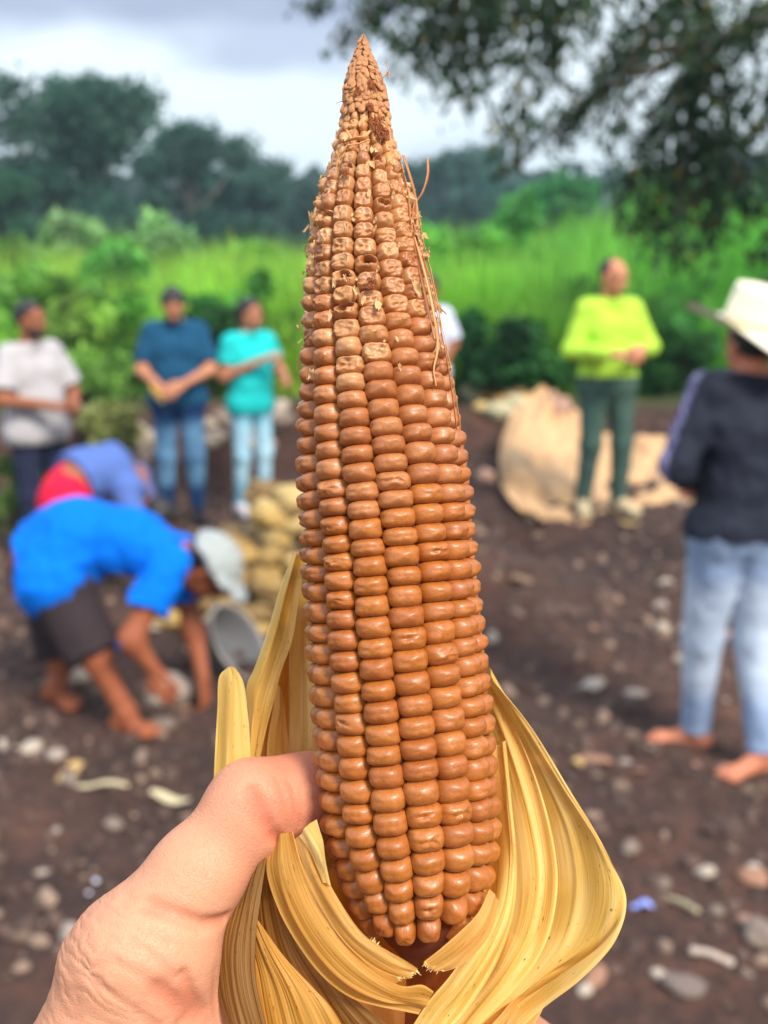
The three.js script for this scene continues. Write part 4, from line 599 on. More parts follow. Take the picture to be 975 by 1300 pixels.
{ // tall grass and reeds
  const blade = (r) => { const n = 5, pos = [], idx = [], a = r() * 6.283, lean = 0.12 + 0.5 * r(), h = 0.55 + 0.45 * r(), w = 0.012 + 0.012 * r(), ox = gauss(r) * 0.12, oz = gauss(r) * 0.12; for (let i = 0; i <= n; i++) { const u = i / n, ww = w * (1 - u * 0.95), l = lean * u * u, y = h * (u - 0.25 * lean * u * u), x = ox + Math.cos(a) * l, z = oz + Math.sin(a) * l; pos.push(x - Math.sin(a) * ww, y, z + Math.cos(a) * ww, x + Math.sin(a) * ww, y, z - Math.cos(a) * ww); } for (let i = 0; i < n; i++) idx.push(i * 2, i * 2 + 1, i * 2 + 2, i * 2 + 2, i * 2 + 1, i * 2 + 3); const g = new THREE.BufferGeometry(); g.setAttribute('position', new THREE.Float32BufferAttribute(pos, 3)); g.setIndex(idx); g.computeVertexNormals(); return g; };
  const r = rng(150), tuft = mergeGeometries(Array.from({ length: 16 }, () => blade(r))), N = 15000, m = new THREE.InstancedMesh(tuft, mat(1, 1, 1, 0.7, { transmission: 0.52, specularIntensity: 0.4 }), N), M = new THREE.Matrix4(), q = new THREE.Quaternion(), c = new THREE.Color();
  for (let i = 0; i < N; i++) {
    const far = Math.pow(r(), 1.25), x0 = (r() * 2 - 1), q0 = 10.1 + 17 * far, x = x0 * (q0 * 0.66 + 0.5), z = -(q0 + (bankLine(x) - 8.55) * (1 - far));
    const right = ss(-0.2, 1.0, x / (q0 * 0.35)), patch = fbm(x * 0.45, z * 0.45, 2.6, 3), front = 1 - ss(10.1, 11.4, q0);
    const h = (1.05 + 0.75 * right + 1.2 * patch) * lerp(1, 0.55, front) * (0.7 + 0.5 * r()) * lerp(1, 1.12, far);
    M.compose(new V3(x, land(x, z) - 0.04, z), q.setFromEuler(new THREE.Euler(0, r() * 6.28, 0)), new V3(1.1 + 0.6 * r(), Math.max(h, 0.2), 1.1 + 0.6 * r())); m.setMatrixAt(i, M);
    const k = 0.55 + 0.8 * r(), yel = ss(0.02, 0.35, fbm(x * 0.6 + 9, z * 0.6, 3.1, 3)) * (1 - right) + front * 0.35 * (1 - right), dk = ss(0.0, 0.32, fbm(x * 0.8 + 3, z * 0.8 + 5, 5.1, 3));
    c.setRGB(lerp(lerp(0.36, 0.5, yel), 0.06, dk * 0.85) * k * lerp(1, 0.55, right), lerp(lerp(0.68, 0.68, yel), 0.2, dk * 0.85) * k * lerp(1, 0.85, right), lerp(0.07, 0.04, dk) * k); m.setColorAt(i, c);
  }
  m.name = 'tall_grass'; scene.add(m); tag(m, 'bright green tall grass and reeds filling the field behind the people', null, null, 'stuff');
}
function shrub(label, px, pyTop, halfW, pyFoot, d, seed, c, n = 1800, leaf = 0.1, group) {
  const r = rng(seed), top = at(px, pyTop, d), gy = land(top.x, top.z), H = Math.max(top.y - gy, 0.3), W = halfW * d / F, foot = new V3(top.x, gy, top.z), t = thing('shrub', foot, label, 'shrub', group), pts = [], st = [];
  for (let k = 0; k < 14; k++) { const a = r() * 6.283, rad = W * 0.75 * Math.sqrt(r()), yy = H * (0.2 + 0.7 * r()) * (1 - 0.35 * (rad / W) ** 2), ce = foot.clone().add(new V3(Math.cos(a) * rad, yy, Math.sin(a) * rad)), kk = 0.55 + 0.9 * r(); st.push(limb([foot, foot.clone().lerp(ce, 0.5).add(new V3(0, 0.06, 0)), ce], 0.014, 0.004)); for (let i = 0; i < n / 14; i++) { const s = kk * (0.8 + 0.4 * r()); pts.push([new V3(gauss(r), gauss(r), gauss(r)).multiplyScalar(W * 0.42).add(ce), leaf * (0.6 + 0.8 * r()), [c[0] * s, c[1] * s, c[2] * s], 0.1]); } }
  part('foliage', leafMesh(pts, seed + 3), leafMat, t); part('stem', mergeGeometries(st), bark, t);
}
shrub('yellow green bush behind the man in the white shirt', 40, 340, 70, 520, 10.6, 201, [0.16, 0.36, 0.05], 2200, 0.12);
shrub('bright bush between the heads of the two men at the left', 130, 352, 60, 520, 10, 202, [0.13, 0.36, 0.04], 2200, 0.12);
shrub('dark green bush between the man in navy and the woman', 262, 372, 50, 520, 9.6, 203, [0.035, 0.17, 0.025], 2200, 0.11);
shrub('green bush behind the woman in turquoise', 335, 345, 60, 520, 10.2, 204, [0.09, 0.3, 0.035], 2200, 0.12);
shrub('pale feathery bush standing above the grass at the left', 85, 250, 50, 400, 20, 205, [0.26, 0.44, 0.17], 2600, 0.24);
shrub('pale feathery bush left of the cob above the grass', 215, 268, 62, 400, 20, 206, [0.24, 0.44, 0.15], 2600, 0.24);
shrub('dark green bush right of the cob behind the white shirt', 630, 385, 70, 500, 9.5, 207, [0.014, 0.1, 0.016], 3600, 0.11);
shrub('green bush left of the man in lime', 685, 420, 52, 500, 9.7, 208, [0.04, 0.17, 0.03], 1800, 0.1);
shrub('leafy bush between the man in lime and the man in the hat', 855, 400, 56, 540, 9.7, 209, [0.045, 0.21, 0.03], 2400, 0.11);
shrub('bright bush right of the head of the man in lime', 880, 310, 60, 500, 10.2, 210, [0.07, 0.27, 0.04], 2200, 0.12);
shrub('dark bush behind the head of the man in lime', 760, 335, 50, 500, 10.4, 211, [0.02, 0.09, 0.02], 2200, 0.12);
shrub('low yellow green weeds at the left edge beside the bending people', 10, 560, 45, 690, 6.9, 212, [0.17, 0.28, 0.05], 1500, 0.07);
shrub('dry yellowish weeds behind the bending person in red', 135, 505, 50, 600, 8.6, 213, [0.26, 0.28, 0.08], 1500, 0.08);
shrub('green weeds on the bank right of the man in the white shirt', 120, 440, 50, 560, 9.2, 214, [0.16, 0.32, 0.05], 1500, 0.08);
shrub('olive bush rising from the grass at the far left edge', 5, 290, 60, 400, 15, 221, [0.16, 0.36, 0.07], 2600, 0.16);
shrub('mid green bush in the grass between the pale feathery bushes', 150, 300, 55, 400, 14, 222, [0.12, 0.36, 0.06], 2600, 0.16);
shrub('green bush in the field just left of the cob', 320, 298, 70, 400, 15, 223, [0.13, 0.36, 0.06], 2800, 0.16);
shrub('tall bright bush in the field just right of the cob', 590, 262, 70, 400, 14, 224, [0.16, 0.48, 0.06], 3000, 0.16);
shrub('tall soft green bush left above the man in lime', 680, 232, 75, 400, 16, 225, [0.11, 0.4, 0.07], 3200, 0.18);
shrub('dark gap bush in the field between the cob and the man in lime', 640, 320, 45, 400, 11.6, 226, [0.03, 0.16, 0.03], 2200, 0.12);
shrub('yellow green bush in front of the field behind the man in the pale shirt', 90, 375, 60, 520, 9.9, 227, [0.24, 0.42, 0.06], 2200, 0.11);
{ // big tree whose trunk stands right of the frame and whose branches hang into it
  const r = rng(300), foot = gnd(1240, 800), t = thing('shade_tree', foot, 'dark leafy tree whose branches hang in from the top right', 'tree');
  const crotch = foot.clone().add(new V3(-0.1, 2.6, 0.1)), limbs = [limb([foot, foot.clone().add(new V3(0.06, 1.3, 0)), crotch], 0.2, 0.13)], pts = [];
  const ends = [ // branch tips, each with leaves along its outer part: [px, py, depth, spread, leaves]
    [385, 12, 5.2, 0.1, 130], [430, 62, 5.1, 0.1, 150], [470, 20, 5.0, 0.18, 330], [520, 75, 5.0, 0.19, 420], [560, 30, 4.8, 0.2, 430], [585, 125, 4.9, 0.19, 420], [610, 60, 5.1, 0.2, 430], [650, 20, 4.6, 0.22, 430], [655, 170, 4.8, 0.18, 330], [690, 95, 5.0, 0.2, 330], [640, 215, 5.0, 0.1, 120], [705, 180, 5.1, 0.13, 200],
    [730, 30, 4.6, 0.22, 420], [745, 140, 4.8, 0.16, 220], [780, 80, 5.0, 0.2, 330], [800, 240, 4.9, 0.15, 260], [815, 300, 5.0, 0.17, 420], [835, 40, 4.5, 0.22, 430], [850, 150, 4.8, 0.18, 260], [870, 215, 5.0, 0.19, 360], [850, 330, 4.9, 0.13, 260], [905, 90, 4.6, 0.22, 430], [930, 180, 4.7, 0.22, 480], [940, 270, 4.8, 0.22, 520], [960, 40, 4.4, 0.24, 480], [985, 140, 4.6, 0.24, 520], [985, 330, 4.7, 0.18, 380], [900, 320, 5.0, 0.16, 300], [1010, 230, 4.5, 0.25, 520], [770, 190, 5.0, 0.12, 110], [890, 260, 5.1, 0.2, 360], [880, 20, 4.9, 0.2, 360], [700, 50, 4.9, 0.16, 240], [560, 90, 5.2, 0.2, 300],
    [600, -60, 4.4, 0.3, 520], [720, -60, 4.2, 0.3, 520], [480, -50, 4.7, 0.28, 420], [840, -60, 4.1, 0.3, 520], [960, -70, 4.0, 0.3, 520], [660, -220, 3.8, 0.34, 600], [820, -240, 3.6, 0.34, 600], [1000, -200, 3.6, 0.34, 600], [1080, 60, 4.2, 0.3, 560], [1090, 250, 4.4, 0.28, 520], [1100, -60, 3.9, 0.34, 560],
  ];
  const hubs = [[700, -120, 4.6], [860, -60, 4.6], [900, 60, 4.8], [1020, 40, 4.6]].map((h) => at(...h));
  hubs.forEach((h) => limbs.push(limb([crotch, crotch.clone().lerp(h, 0.5).add(new V3(0, 0.25, 0)), h], 0.09, 0.035)));
  for (const [px, py, d, sp, n] of ends) {
    const e = at(px, py, d), h = hubs.reduce((a, b) => (a.distanceTo(e) < b.distanceTo(e) ? a : b)), mid = h.clone().lerp(e, 0.5).add(new V3(0, 0.08 + 0.1 * r(), 0.1 * (r() - 0.5)));
    limbs.push(limb([h, mid, e], 0.022, 0.004)); const c = new THREE.CatmullRomCurve3([h, mid, e]);
    for (let k = 0; k < 7; k++) { const p = c.getPoint(0.55 + 0.45 * r()), q = p.clone().add(new V3(gauss(r), gauss(r) - 0.2, gauss(r)).multiplyScalar(sp * 0.9)); limbs.push(limb([p, p.clone().lerp(q, 0.5), q], 0.005, 0.002)); }
    for (let i = 0; i < n * (py < 0 ? 0.25 : px > 880 ? 0.46 : 0.58); i++) { const u = 1 - 0.35 * Math.pow(r(), 1.6), p = c.getPoint(u).add(new V3(gauss(r), gauss(r) * 0.85, gauss(r)).multiplyScalar(sp * 1.15)), k = 0.5 + 0.8 * r(), y = r() < 0.08 ? 1 : 0; pts.push([p, 0.045 + 0.035 * r(), [lerp(0.045, 0.2, y) * k, lerp(0.1, 0.16, y) * k, lerp(0.04, 0.03, y) * k], -0.5]); }
  }
  part('crown', leafMesh(pts, 301, 0.42), leafDark, t); part('trunk', mergeGeometries(limbs), bark, t);
}
// ---------------------------------------------------------------- people
// a pose is a table of joints; a standing body comes from a template turned and scaled, with joints moved where the pose asks
function standing(pos, yaw, H, over = {}) {
  const k = H / 1.7, M = new THREE.Matrix4().makeRotationY(yaw).setPosition(pos), J = {
    pelvis: [0, .93, 0], waist: [0, 1.08, .01], chest: [0, 1.27, 0], neck: [0, 1.455, -.01], head: [0, 1.6, .03], shL: [.17, 1.385, -.01], shR: [-.17, 1.385, -.01], elL: [.235, 1.13, -.01], elR: [-.235, 1.13, -.01], wrL: [.22, .89, .08], wrR: [-.22, .89, .08],
    hipL: [.09, .9, 0], hipR: [-.09, .9, 0], knL: [.105, .49, .02], knR: [-.105, .49, .02], anL: [.11, .085, -.02], anR: [-.11, .085, -.02], toL: [.13, .03, .15], toR: [-.13, .03, .15], fwd: null, ...over,
  }, out = {};
  for (const q in J) if (J[q]) out[q] = (J[q].isVector3 ? J[q] : new V3(...J[q]).multiplyScalar(k).applyMatrix4(M));
  out.k = k; return out;
}
const UPY = new V3(0, 1, 0);
function basis(fwd, up) { const f = fwd.clone().normalize(), r = new V3().crossVectors(up, f).normalize(), u = new V3().crossVectors(f, r); return { r, u, f }; } // r is the person's left
const pt = (c, b, x, y, z) => c.clone().addScaledVector(b.r, x).addScaledVector(b.u, y).addScaledVector(b.f, z);
function bodyPrims(J, b = 1, o = 0) { // trunk from pelvis to neck
  const k = J.k, x = J.shL.clone().sub(J.shR).normalize(), q = (p, d) => p.clone().addScaledVector(x, d * k);
  return [cap(q(J.hipL, 0.005), q(J.hipR, -0.005), .105 * k * b + o), cap(q(J.pelvis, .05), q(J.waist, .045), .1 * k * b + o), cap(q(J.pelvis, -.05), q(J.waist, -.045), .1 * k * b + o), cap(q(J.waist, .05), q(J.chest, .075), .098 * k * b + o, .1 * k + o), cap(q(J.waist, -.05), q(J.chest, -.075), .098 * k * b + o, .1 * k + o),
    cap(q(J.chest, .08), q(J.shL, -.045), .098 * k + o, .062 * k + o), cap(q(J.chest, -.08), q(J.shR, .045), .098 * k + o, .062 * k + o), cap(q(J.shL, -.03), J.neck, .056 * k + o, .036 * k + o), cap(q(J.shR, .03), J.neck, .056 * k + o, .036 * k + o)];
}
const armPrims = (J, s, o = 0) => [cap(J['sh' + s], J['el' + s], .052 * J.k + o, .042 * J.k + o), cap(J['el' + s], J['wr' + s], .042 * J.k + o, .028 * J.k + o * .8)];
const legPrims = (J, s, o = 0) => [cap(J['hip' + s], J['kn' + s], .084 * J.k + o, .056 * J.k + o), cap(J['kn' + s], J['an' + s], .056 * J.k + o, .036 * J.k + o * 1.1)];
function cutAt(f, p, dir) { const g = (x, y, z) => Math.max(f(x, y, z), (x - p.x) * dir.x + (y - p.y) * dir.y + (z - p.z) * dir.z); g.box = f.box; return g; }
// a hand with four bent fingers and a thumb from the side of the palm
function hand(w, dir, palmN, k, curl = 0.6, left = 1) {
  const b = basis(dir, palmN), S = 0.175 * k / 0.18, list = [], P = (x, y, z) => pt(w, b, x * S * left, y * S, z * S); // z along the fingers, y out of the palm's back
  list.push(cap(P(.022, 0, .02), P(.03, 0, .085), .0125 * S, .0115 * S), cap(P(.0, 0, .01), P(.01, 0, .09), .013 * S, .0115 * S), cap(P(-.02, 0, .02), P(-.028, 0, .08), .0125 * S, .0105 * S), cap(P(0, 0, -.02), P(0, 0, .03), .022 * S, .02 * S));
  [[.031, .038, .024, .018], [.011, .043, .027, .02], [-.009, .04, .025, .019], [-.028, .031, .019, .016]].forEach(([x, l1, l2, l3], i) => {
    let p = [x, 0, .084 - Math.abs(x) * .15], a = curl * (0.5 + .08 * i); const segs = [l1, l2, l3], r = [.0098, .0088, .0078, .0066];
    segs.forEach((l, j) => { const q = [p[0] + x * .04, p[1] - Math.sin(a) * l, p[2] + Math.cos(a) * l]; list.push(cap(P(...p), P(...q), r[j] * S, r[j + 1] * S)); p = q; a += curl * .75; });
  });
  list.push(cap(P(.024, -.006, .018), P(.052, -.018, .05), .0145 * S, .011 * S), cap(P(.052, -.018, .05), P(.056, -.026, .082), .011 * S, .0085 * S));
  return { f: join(list, .006 * S), box: boxOf(list, .012) };
}
function footPrims(J, s, o = 0, bare = true) {
  const a = J['an' + s], t = J['to' + s], k = J.k, d = t.clone().sub(a); d.y = 0; d.normalize(); const side = new V3(-d.z, 0, d.x), heel = a.clone().addScaledVector(d, -.035 * k); heel.y = t.y + .012 * k; const list = [cap(a, heel, .037 * k + o, .034 * k + o), cap(heel, t, .032 * k + o, .026 * k + o), cap(a, t.clone().addScaledVector(d, -.05 * k), .036 * k + o, .026 * k + o), cap(t.clone().addScaledVector(side, .022 * k), t.clone().addScaledVector(side, -.022 * k), .022 * k + o)];
  if (bare) for (let i = 0; i < 5; i++) { const x = (i - 2) * .0165 * k, l = [.042, .04, .036, .03, .024][s === 'L' ? i : 4 - i] * k, q = t.clone().addScaledVector(side, x); q.y = t.y - .006 * k; list.push(cap(q, q.clone().addScaledVector(d, l), (i === (s === 'L' ? 0 : 4) ? .0125 : .0098) * k, .008 * k)); }
  return list;
}
function headPrims(c, b, k) {
  const A = [b.r, b.u, b.f], p = (x, y, z) => pt(c, b, x * k, y * k, z * k);
  const pos = join([ell(p(0, .025, -.012), A, [.074 * k, .092 * k, .094 * k]), ell(p(0, -.04, .022), A, [.057 * k, .066 * k, .068 * k]), cap(p(0, -.088, .062), p(0, -.08, .05), .018 * k)], .02 * k);
  const fine = join([cap(p(0, .012, .082), p(0, -.026, .106), .009 * k, .0125 * k), cap(p(-.014, -.03, .092), p(.014, -.03, .092), .008 * k), cap(p(-.036, .03, .072), p(.036, .03, .072), .012 * k), cap(p(-.018, -.056, .084), p(.018, -.056, .084), .0065 * k), cap(p(-.015, -.066, .082), p(.015, -.066, .082), .007 * k), ell(p(.077, -.006, -.005), A, [.009 * k, .031 * k, .018 * k]), ell(p(-.077, -.006, -.005), A, [.009 * k, .031 * k, .018 * k])], .006 * k);
  const e1 = cap(p(.031, .008, .09), p(.033, .008, .09), .013 * k), e2 = cap(p(-.031, .008, .09), p(-.033, .008, .09), .013 * k);
  return (x, y, z) => smax(smax(smin(pos(x, y, z), fine(x, y, z), .009 * k), -e1(x, y, z), .01 * k), -e2(x, y, z), .01 * k);
}
const skinMat = (c) => mat(...srgb(...c), .6, { specularIntensity: .4 });
const clothN = [tnoise(91, 60, 60), tnoise(92, 10, 10)];
const clothBump = tex(256, 256, (u, v) => .5 * clothN[0](u, v) + .5 * clothN[1](u, v), false);
const cloth = (c, e = {}) => mat(...srgb(...c), .88, { specularIntensity: .25, ...e });
const cell = 0.0125;
function person(label, J, o) {
  const k = J.k, base = new V3((J.anL.x + J.anR.x) / 2, Math.min(J.toL.y, J.toR.y) - .02, (J.anL.z + J.anR.z) / 2), t = thing('person', base, label, 'person');
  const hb = basis(o.face, o.headUp ?? UPY), neckTop = pt(J.head, hb, 0, -.06 * k, -.02 * k);
  // body: trunk, limbs, neck as one field; head, hands and feet on finer grids
  const limbs = [...bodyPrims(J, o.bulk ?? 1, -.012), ...armPrims(J, 'L'), ...armPrims(J, 'R'), ...legPrims(J, 'L', -.004), ...legPrims(J, 'R', -.004), cap(J.neck, neckTop, .056 * k, .052 * k)];
  const gs = [surfNet(join(limbs, .04), ...boxOf(limbs, .03), cell)];
  const hf = headPrims(J.head, hb, k), nk = cap(J.neck, neckTop, .056 * k, .052 * k); gs.push(surfNet((x, y, z) => smin(hf(x, y, z), nk(x, y, z), .025), J.head.clone().subScalar(.2 * k), J.head.clone().addScalar(.2 * k), .006));
  for (const s of ['L', 'R']) {
    const w = J['wr' + s], d = o['hand' + s]?.dir ?? w.clone().sub(J['el' + s]).normalize(), n = o['hand' + s]?.back ?? new V3(s === 'L' ? .6 : -.6, .6, .3); const h = hand(w, d, n, k, o['hand' + s]?.curl ?? .7, s === 'L' ? -1 : 1); gs.push(surfNet(h.f, ...h.box, .0042));
    if (o.bare) { const fp = [...footPrims(J, s), cap(J['kn' + s].clone().lerp(J['an' + s], .7), J['an' + s], .042 * k, .036 * k)]; gs.push(surfNet(join(fp, .02), ...boxOf(fp, .02), .006)); }
  }
  gs.forEach((g) => g.deleteAttribute('uv')); part('body', mergeGeometries(gs), skinMat(o.skin), t);
  for (const s of [1, -1]) { const e = new THREE.SphereGeometry(.0115 * k, 12, 10), q = pt(J.head, hb, s * .0315 * k, .008 * k, .076 * k); part('eye', e.translate(q.x, q.y, q.z), mat(.08, .05, .04, .3), t); }
  // hair on the skull
  if (o.hair) { const A = [hb.r, hb.u, hb.f], h = o.hair, c = pt(J.head, hb, 0, .032 * k, -.018 * k), sk = ell(c, A, [(.078 + h.t) * k, (.093 + h.t) * k, (.095 + h.t) * k]), fp = pt(J.head, hb, 0, (h.line ?? .055) * k, .05 * k), dir = hb.f.clone().multiplyScalar(.8).addScaledVector(hb.u, -.6), lowP = pt(J.head, hb, 0, (h.low ?? -.045) * k, -.03 * k), ld = hb.u.clone().multiplyScalar(-1).addScaledVector(hb.f, .35).normalize();
    const extra = h.bun ? [ell(pt(J.head, hb, 0, h.bun[0] * k, h.bun[1] * k), A, [.04 * k, .045 * k, .042 * k]), cap(pt(J.head, hb, 0, .0, -.1 * k), pt(J.head, hb, 0, -.13 * k, -.1 * k), .045 * k, .02 * k)] : null;
    const f = (x, y, z) => { let d = sk(x, y, z) + .004 * noise(x * 60, y * 60, z * 60); d = smax(d, (x - fp.x) * dir.x + (y - fp.y) * dir.y + (z - fp.z) * dir.z, .02); d = smax(d, (x - lowP.x) * ld.x + (y - lowP.y) * ld.y + (z - lowP.z) * ld.z, .02); if (h.bald) { const q = pt(J.head, hb, 0, .12 * k, .06 * k); d = smax(d, .085 * k - Math.hypot(x - q.x, y - q.y, z - q.z), .02); } if (extra) for (const e of extra) d = smin(d, e(x, y, z), .02); return d; };
    part('hair', surfNet(f, c.clone().subScalar(.2 * k), c.clone().addScalar(.2 * k), .0065), mat(...(h.c ?? [.012, .009, .008]), .55), t); }
  if (o.beard) { const A = [hb.r, hb.u, hb.f], jw = ell(pt(J.head, hb, 0, -.052 * k, .026 * k), A, [.061 * k, .056 * k, .071 * k]), m1 = cap(pt(J.head, hb, -.02 * k, -.061 * k, .1 * k), pt(J.head, hb, .02 * k, -.061 * k, .1 * k), .011 * k), up = pt(J.head, hb, 0, -.028 * k, 0); const f = (x, y, z) => smax(smax(jw(x, y, z), (x - up.x) * hb.u.x + (y - up.y) * hb.u.y + (z - up.z) * hb.u.z, .015), -m1(x, y, z), .008); part('beard', surfNet(f, J.head.clone().subScalar(.16 * k), J.head.clone().addScalar(.16 * k), .006), mat(.02, .014, .012, .7), t); }
  // shirt with flat cuffs and hem
  const sp = J.pelvis.clone().sub(J.chest).normalize(), hem = J.pelvis.clone().addScaledVector(sp, o.hem ?? .03), so = .016, shirt = [...bodyPrims(J, o.bulk ?? 1, so)];
  if (o.belly) shirt.push(ell(J.waist.clone().addScaledVector(o.belly[0], o.belly[1]), [new V3(1, 0, 0), UPY, new V3(0, 0, 1)], [.17 * k, .2 * k, .17 * k]));
  const trunk = join(shirt, .05), nkp = J.neck.clone().addScaledVector(sp, -.012), wr = o.wrinkle ?? .006;
  const sleeves = []; for (const s of ['L', 'R']) { const a = J['sh' + s], e = J['el' + s], w = J['wr' + s], fr = o.sleeve ?? .72, ex = .014; if (fr <= 1) { const d = e.clone().sub(a), end = a.clone().addScaledVector(d, fr); sleeves.push([[cap(a, a.clone().lerp(e, Math.min(fr + .25, 1.2)), .055 * k + ex, .05 * k + ex + (o.loose ?? .012))], end, d.normalize()]); } else { const d = w.clone().sub(e), end = e.clone().addScaledVector(d, fr - 1); sleeves.push([[cap(a, e, .054 * k + ex, .046 * k + ex), cap(e, w, .046 * k + ex, .034 * k + ex)], end, d.normalize(), e]); } }
  const sf = sleeves.map(([l, end, d, e]) => { const f = join(l, .03); return (x, y, z) => { const q = (x - end.x) * d.x + (y - end.y) * d.y + (z - end.z) * d.z; return Math.hypot(x - end.x, y - end.y, z - end.z) < .16 * k ? Math.max(f(x, y, z), q) : f(x, y, z); }; });
  const fs = (x, y, z) => { let d = Math.max(trunk(x, y, z), (x - hem.x) * sp.x + (y - hem.y) * sp.y + (z - hem.z) * sp.z); d = Math.max(d, -((x - nkp.x) * sp.x + (y - nkp.y) * sp.y + (z - nkp.z) * sp.z)); d = smin(d, sf[0](x, y, z), .035); d = smin(d, sf[1](x, y, z), .035); return d + wr * (noise(x * 13, y * 13, z * 13) + .6 * noise(x * 30, y * 22, z * 30)) + .0015 * noise(x * 70, y * 70, z * 70); };
  const bx = boxOf([...shirt, ...sleeves.flatMap((s) => s[0])], .03); const sg = surfNet(fs, ...bx, .0115);
  if (o.paintShirt) { const p = sg.attributes.position, c = new Float32Array(p.count * 3); for (let i = 0; i < p.count; i++) c.set(o.paintShirt(p.getX(i), p.getY(i), p.getZ(i), J), i * 3); sg.setAttribute('color', new THREE.BufferAttribute(c, 3)); }
  part(o.shirtName ?? 'shirt', sg, o.paintShirt ? mat(1, 1, 1, .85, { vertexColors: true }) : cloth(o.shirt), t);
  // trousers, or wide shorts that end at the knee
  const lo = o.legOff ?? .014, legs = [cap(J.hipL, J.hipR, .11 * k * (o.bulk ?? 1) + .006), cap(J.pelvis, J.waist, .1 * k * (o.bulk ?? 1) + .004)]; for (const s of ['L', 'R']) legs.push(...(o.shorts ? [cap(J['hip' + s], J['kn' + s], .09 * k + lo, .075 * k + lo)] : legPrims(J, s, lo)));
  const lf = join(legs, .03), ends = ['L', 'R'].map((s) => (o.shorts ? { p: J['hip' + s].clone().lerp(J['kn' + s], o.shorts), d: J['kn' + s].clone().sub(J['hip' + s]).normalize(), r: .2 } : { p: J['an' + s].clone().add(new V3(0, o.cuff ?? -.02, 0)), d: J['an' + s].clone().sub(J['kn' + s]).normalize(), r: .18 }));
  const ft = (x, y, z) => { let d = lf(x, y, z); for (const e of ends) if (Math.hypot(x - e.p.x, y - e.p.y, z - e.p.z) < e.r) d = Math.max(d, (x - e.p.x) * e.d.x + (y - e.p.y) * e.d.y + (z - e.p.z) * e.d.z); return d + .006 * noise(x * 14, y * 10, z * 14) + .003 * noise(x * 34, y * 26, z * 34); };
  const lg = surfNet(ft, ...boxOf(legs, .03), .0115);
  if (o.fade) { const p = lg.attributes.position, c = new Float32Array(p.count * 3); for (let i = 0; i < p.count; i++) { const x = p.getX(i), y = p.getY(i), z = p.getZ(i); let m = 0; for (const s of ['L', 'R']) { const a = J['hip' + s].clone().lerp(J['kn' + s], .55), b = J['kn' + s].clone().lerp(J['an' + s], .3); m = Math.max(m, Math.exp(-((cap(a, b, 0)(x, y, z) / .1) ** 4))); } m = clamp(m * .8 + .5 * fbm(x * 9, y * 5, z * 9, 3), 0, 1); for (let q = 0; q < 3; q++) c[i * 3 + q] = lerp(o.fade[0][q], o.fade[1][q], m); } lg.setAttribute('color', new THREE.BufferAttribute(c, 3)); }
  part(o.shorts ? 'shorts' : 'trousers', lg, o.fade ? mat(1, 1, 1, .9, { vertexColors: true, specularIntensity: .2 }) : cloth(o.legs), t);
  if (!o.bare) for (const s of ['L', 'R']) { const fp = footPrims(J, s, .008, false); part('shoe', surfNet(join(fp, .02), ...boxOf(fp, .02), .009), cloth(o.shoes), t); }
  return { t, hb };
}
const facing = (yaw, down = 0, roll = 0) => new V3(Math.sin(yaw) * Math.cos(down), -Math.sin(down), Math.cos(yaw) * Math.cos(down));
const onGround = (px, py, d) => { const p = at(px, py, d); p.y = land(p.x, p.z); return p; };
const BROWN = [150, 92, 64], LIGHT = [190, 128, 96];
{ // man in a pale shirt at the left edge
  const yaw = R(52), J = standing(onGround(58, 690, 6.9), yaw, 1.6, { elR: [-.27, 1.13, .06], wrR: [-.06, 1.09, .3], elL: [.25, 1.12, .07], wrL: [.07, 1.12, .33] });
  person('bearded man in a loose pale grey shirt standing at the left edge, looking right', J, { face: facing(R(66), .05), skin: BROWN, shirt: [176, 170, 170], sleeve: .8, loose: .03, bulk: 1.18, hem: .1, legs: [40, 44, 66], shoes: [60, 50, 45], hair: { t: .008, line: .07, low: -.03 }, beard: true });
}
{ // man in navy looking down at a cob
  const yaw = R(8), p = onGround(233, 662, 7.95), J = standing(p, yaw, 1.66, { head: [0, 1.57, .06], elL: [.24, 1.12, .05], wrL: [.06, 1.05, .27], elR: [-.24, 1.12, .05], wrR: [-.1, 1.03, .28], hipL: [.09, .9, 0] });
  person('bearded man in a dark teal shirt and jeans looking down at his hands', J, { face: facing(R(6), .62), headUp: new V3(0, 1, .3), skin: LIGHT, shirt: [28, 74, 104], sleeve: .8, bulk: 1.06, hem: .06, fade: [srgb(28, 58, 104), srgb(120, 168, 200)], shoes: [40, 40, 50], hair: { t: .01, line: .06, low: -.03 }, beard: true, handL: { curl: .8 }, handR: { curl: .9 } });
  const kg = []; const a = J.wrR.clone().add(new V3(-.02, -.03, .06)), r = rng(8); for (let i = 0; i < 16; i++) for (let j = 0; j < 9; j++) { const an = (j + (i % 2) * .5) / 9 * 6.283, rr = .021 * Math.sin(Math.PI * clamp(.2 + i / 20, 0, 1)); const g = new THREE.SphereGeometry(.0065, 8, 6); g.translate(Math.cos(an) * rr, i * .009 - .07, Math.sin(an) * rr); kg.push(g); } const s = new THREE.CylinderGeometry(.006, .018, .16, 12); s.translate(0, 0, 0); const hc = thing('corn_cob', a, 'yellow maize cob held by the man in the dark teal shirt', 'corn cob'); hc.rotation.set(.4, 0, .5); const k1 = new THREE.Mesh(mergeGeometries(kg), mat(.62, .38, .06, .5)); k1.name = 'kernel_rows'; k1.userData.kind = 'stuff'; hc.add(k1); const k2 = new THREE.Mesh(s, mat(.5, .3, .1, .8)); k2.name = 'cob_core'; hc.add(k2);
}
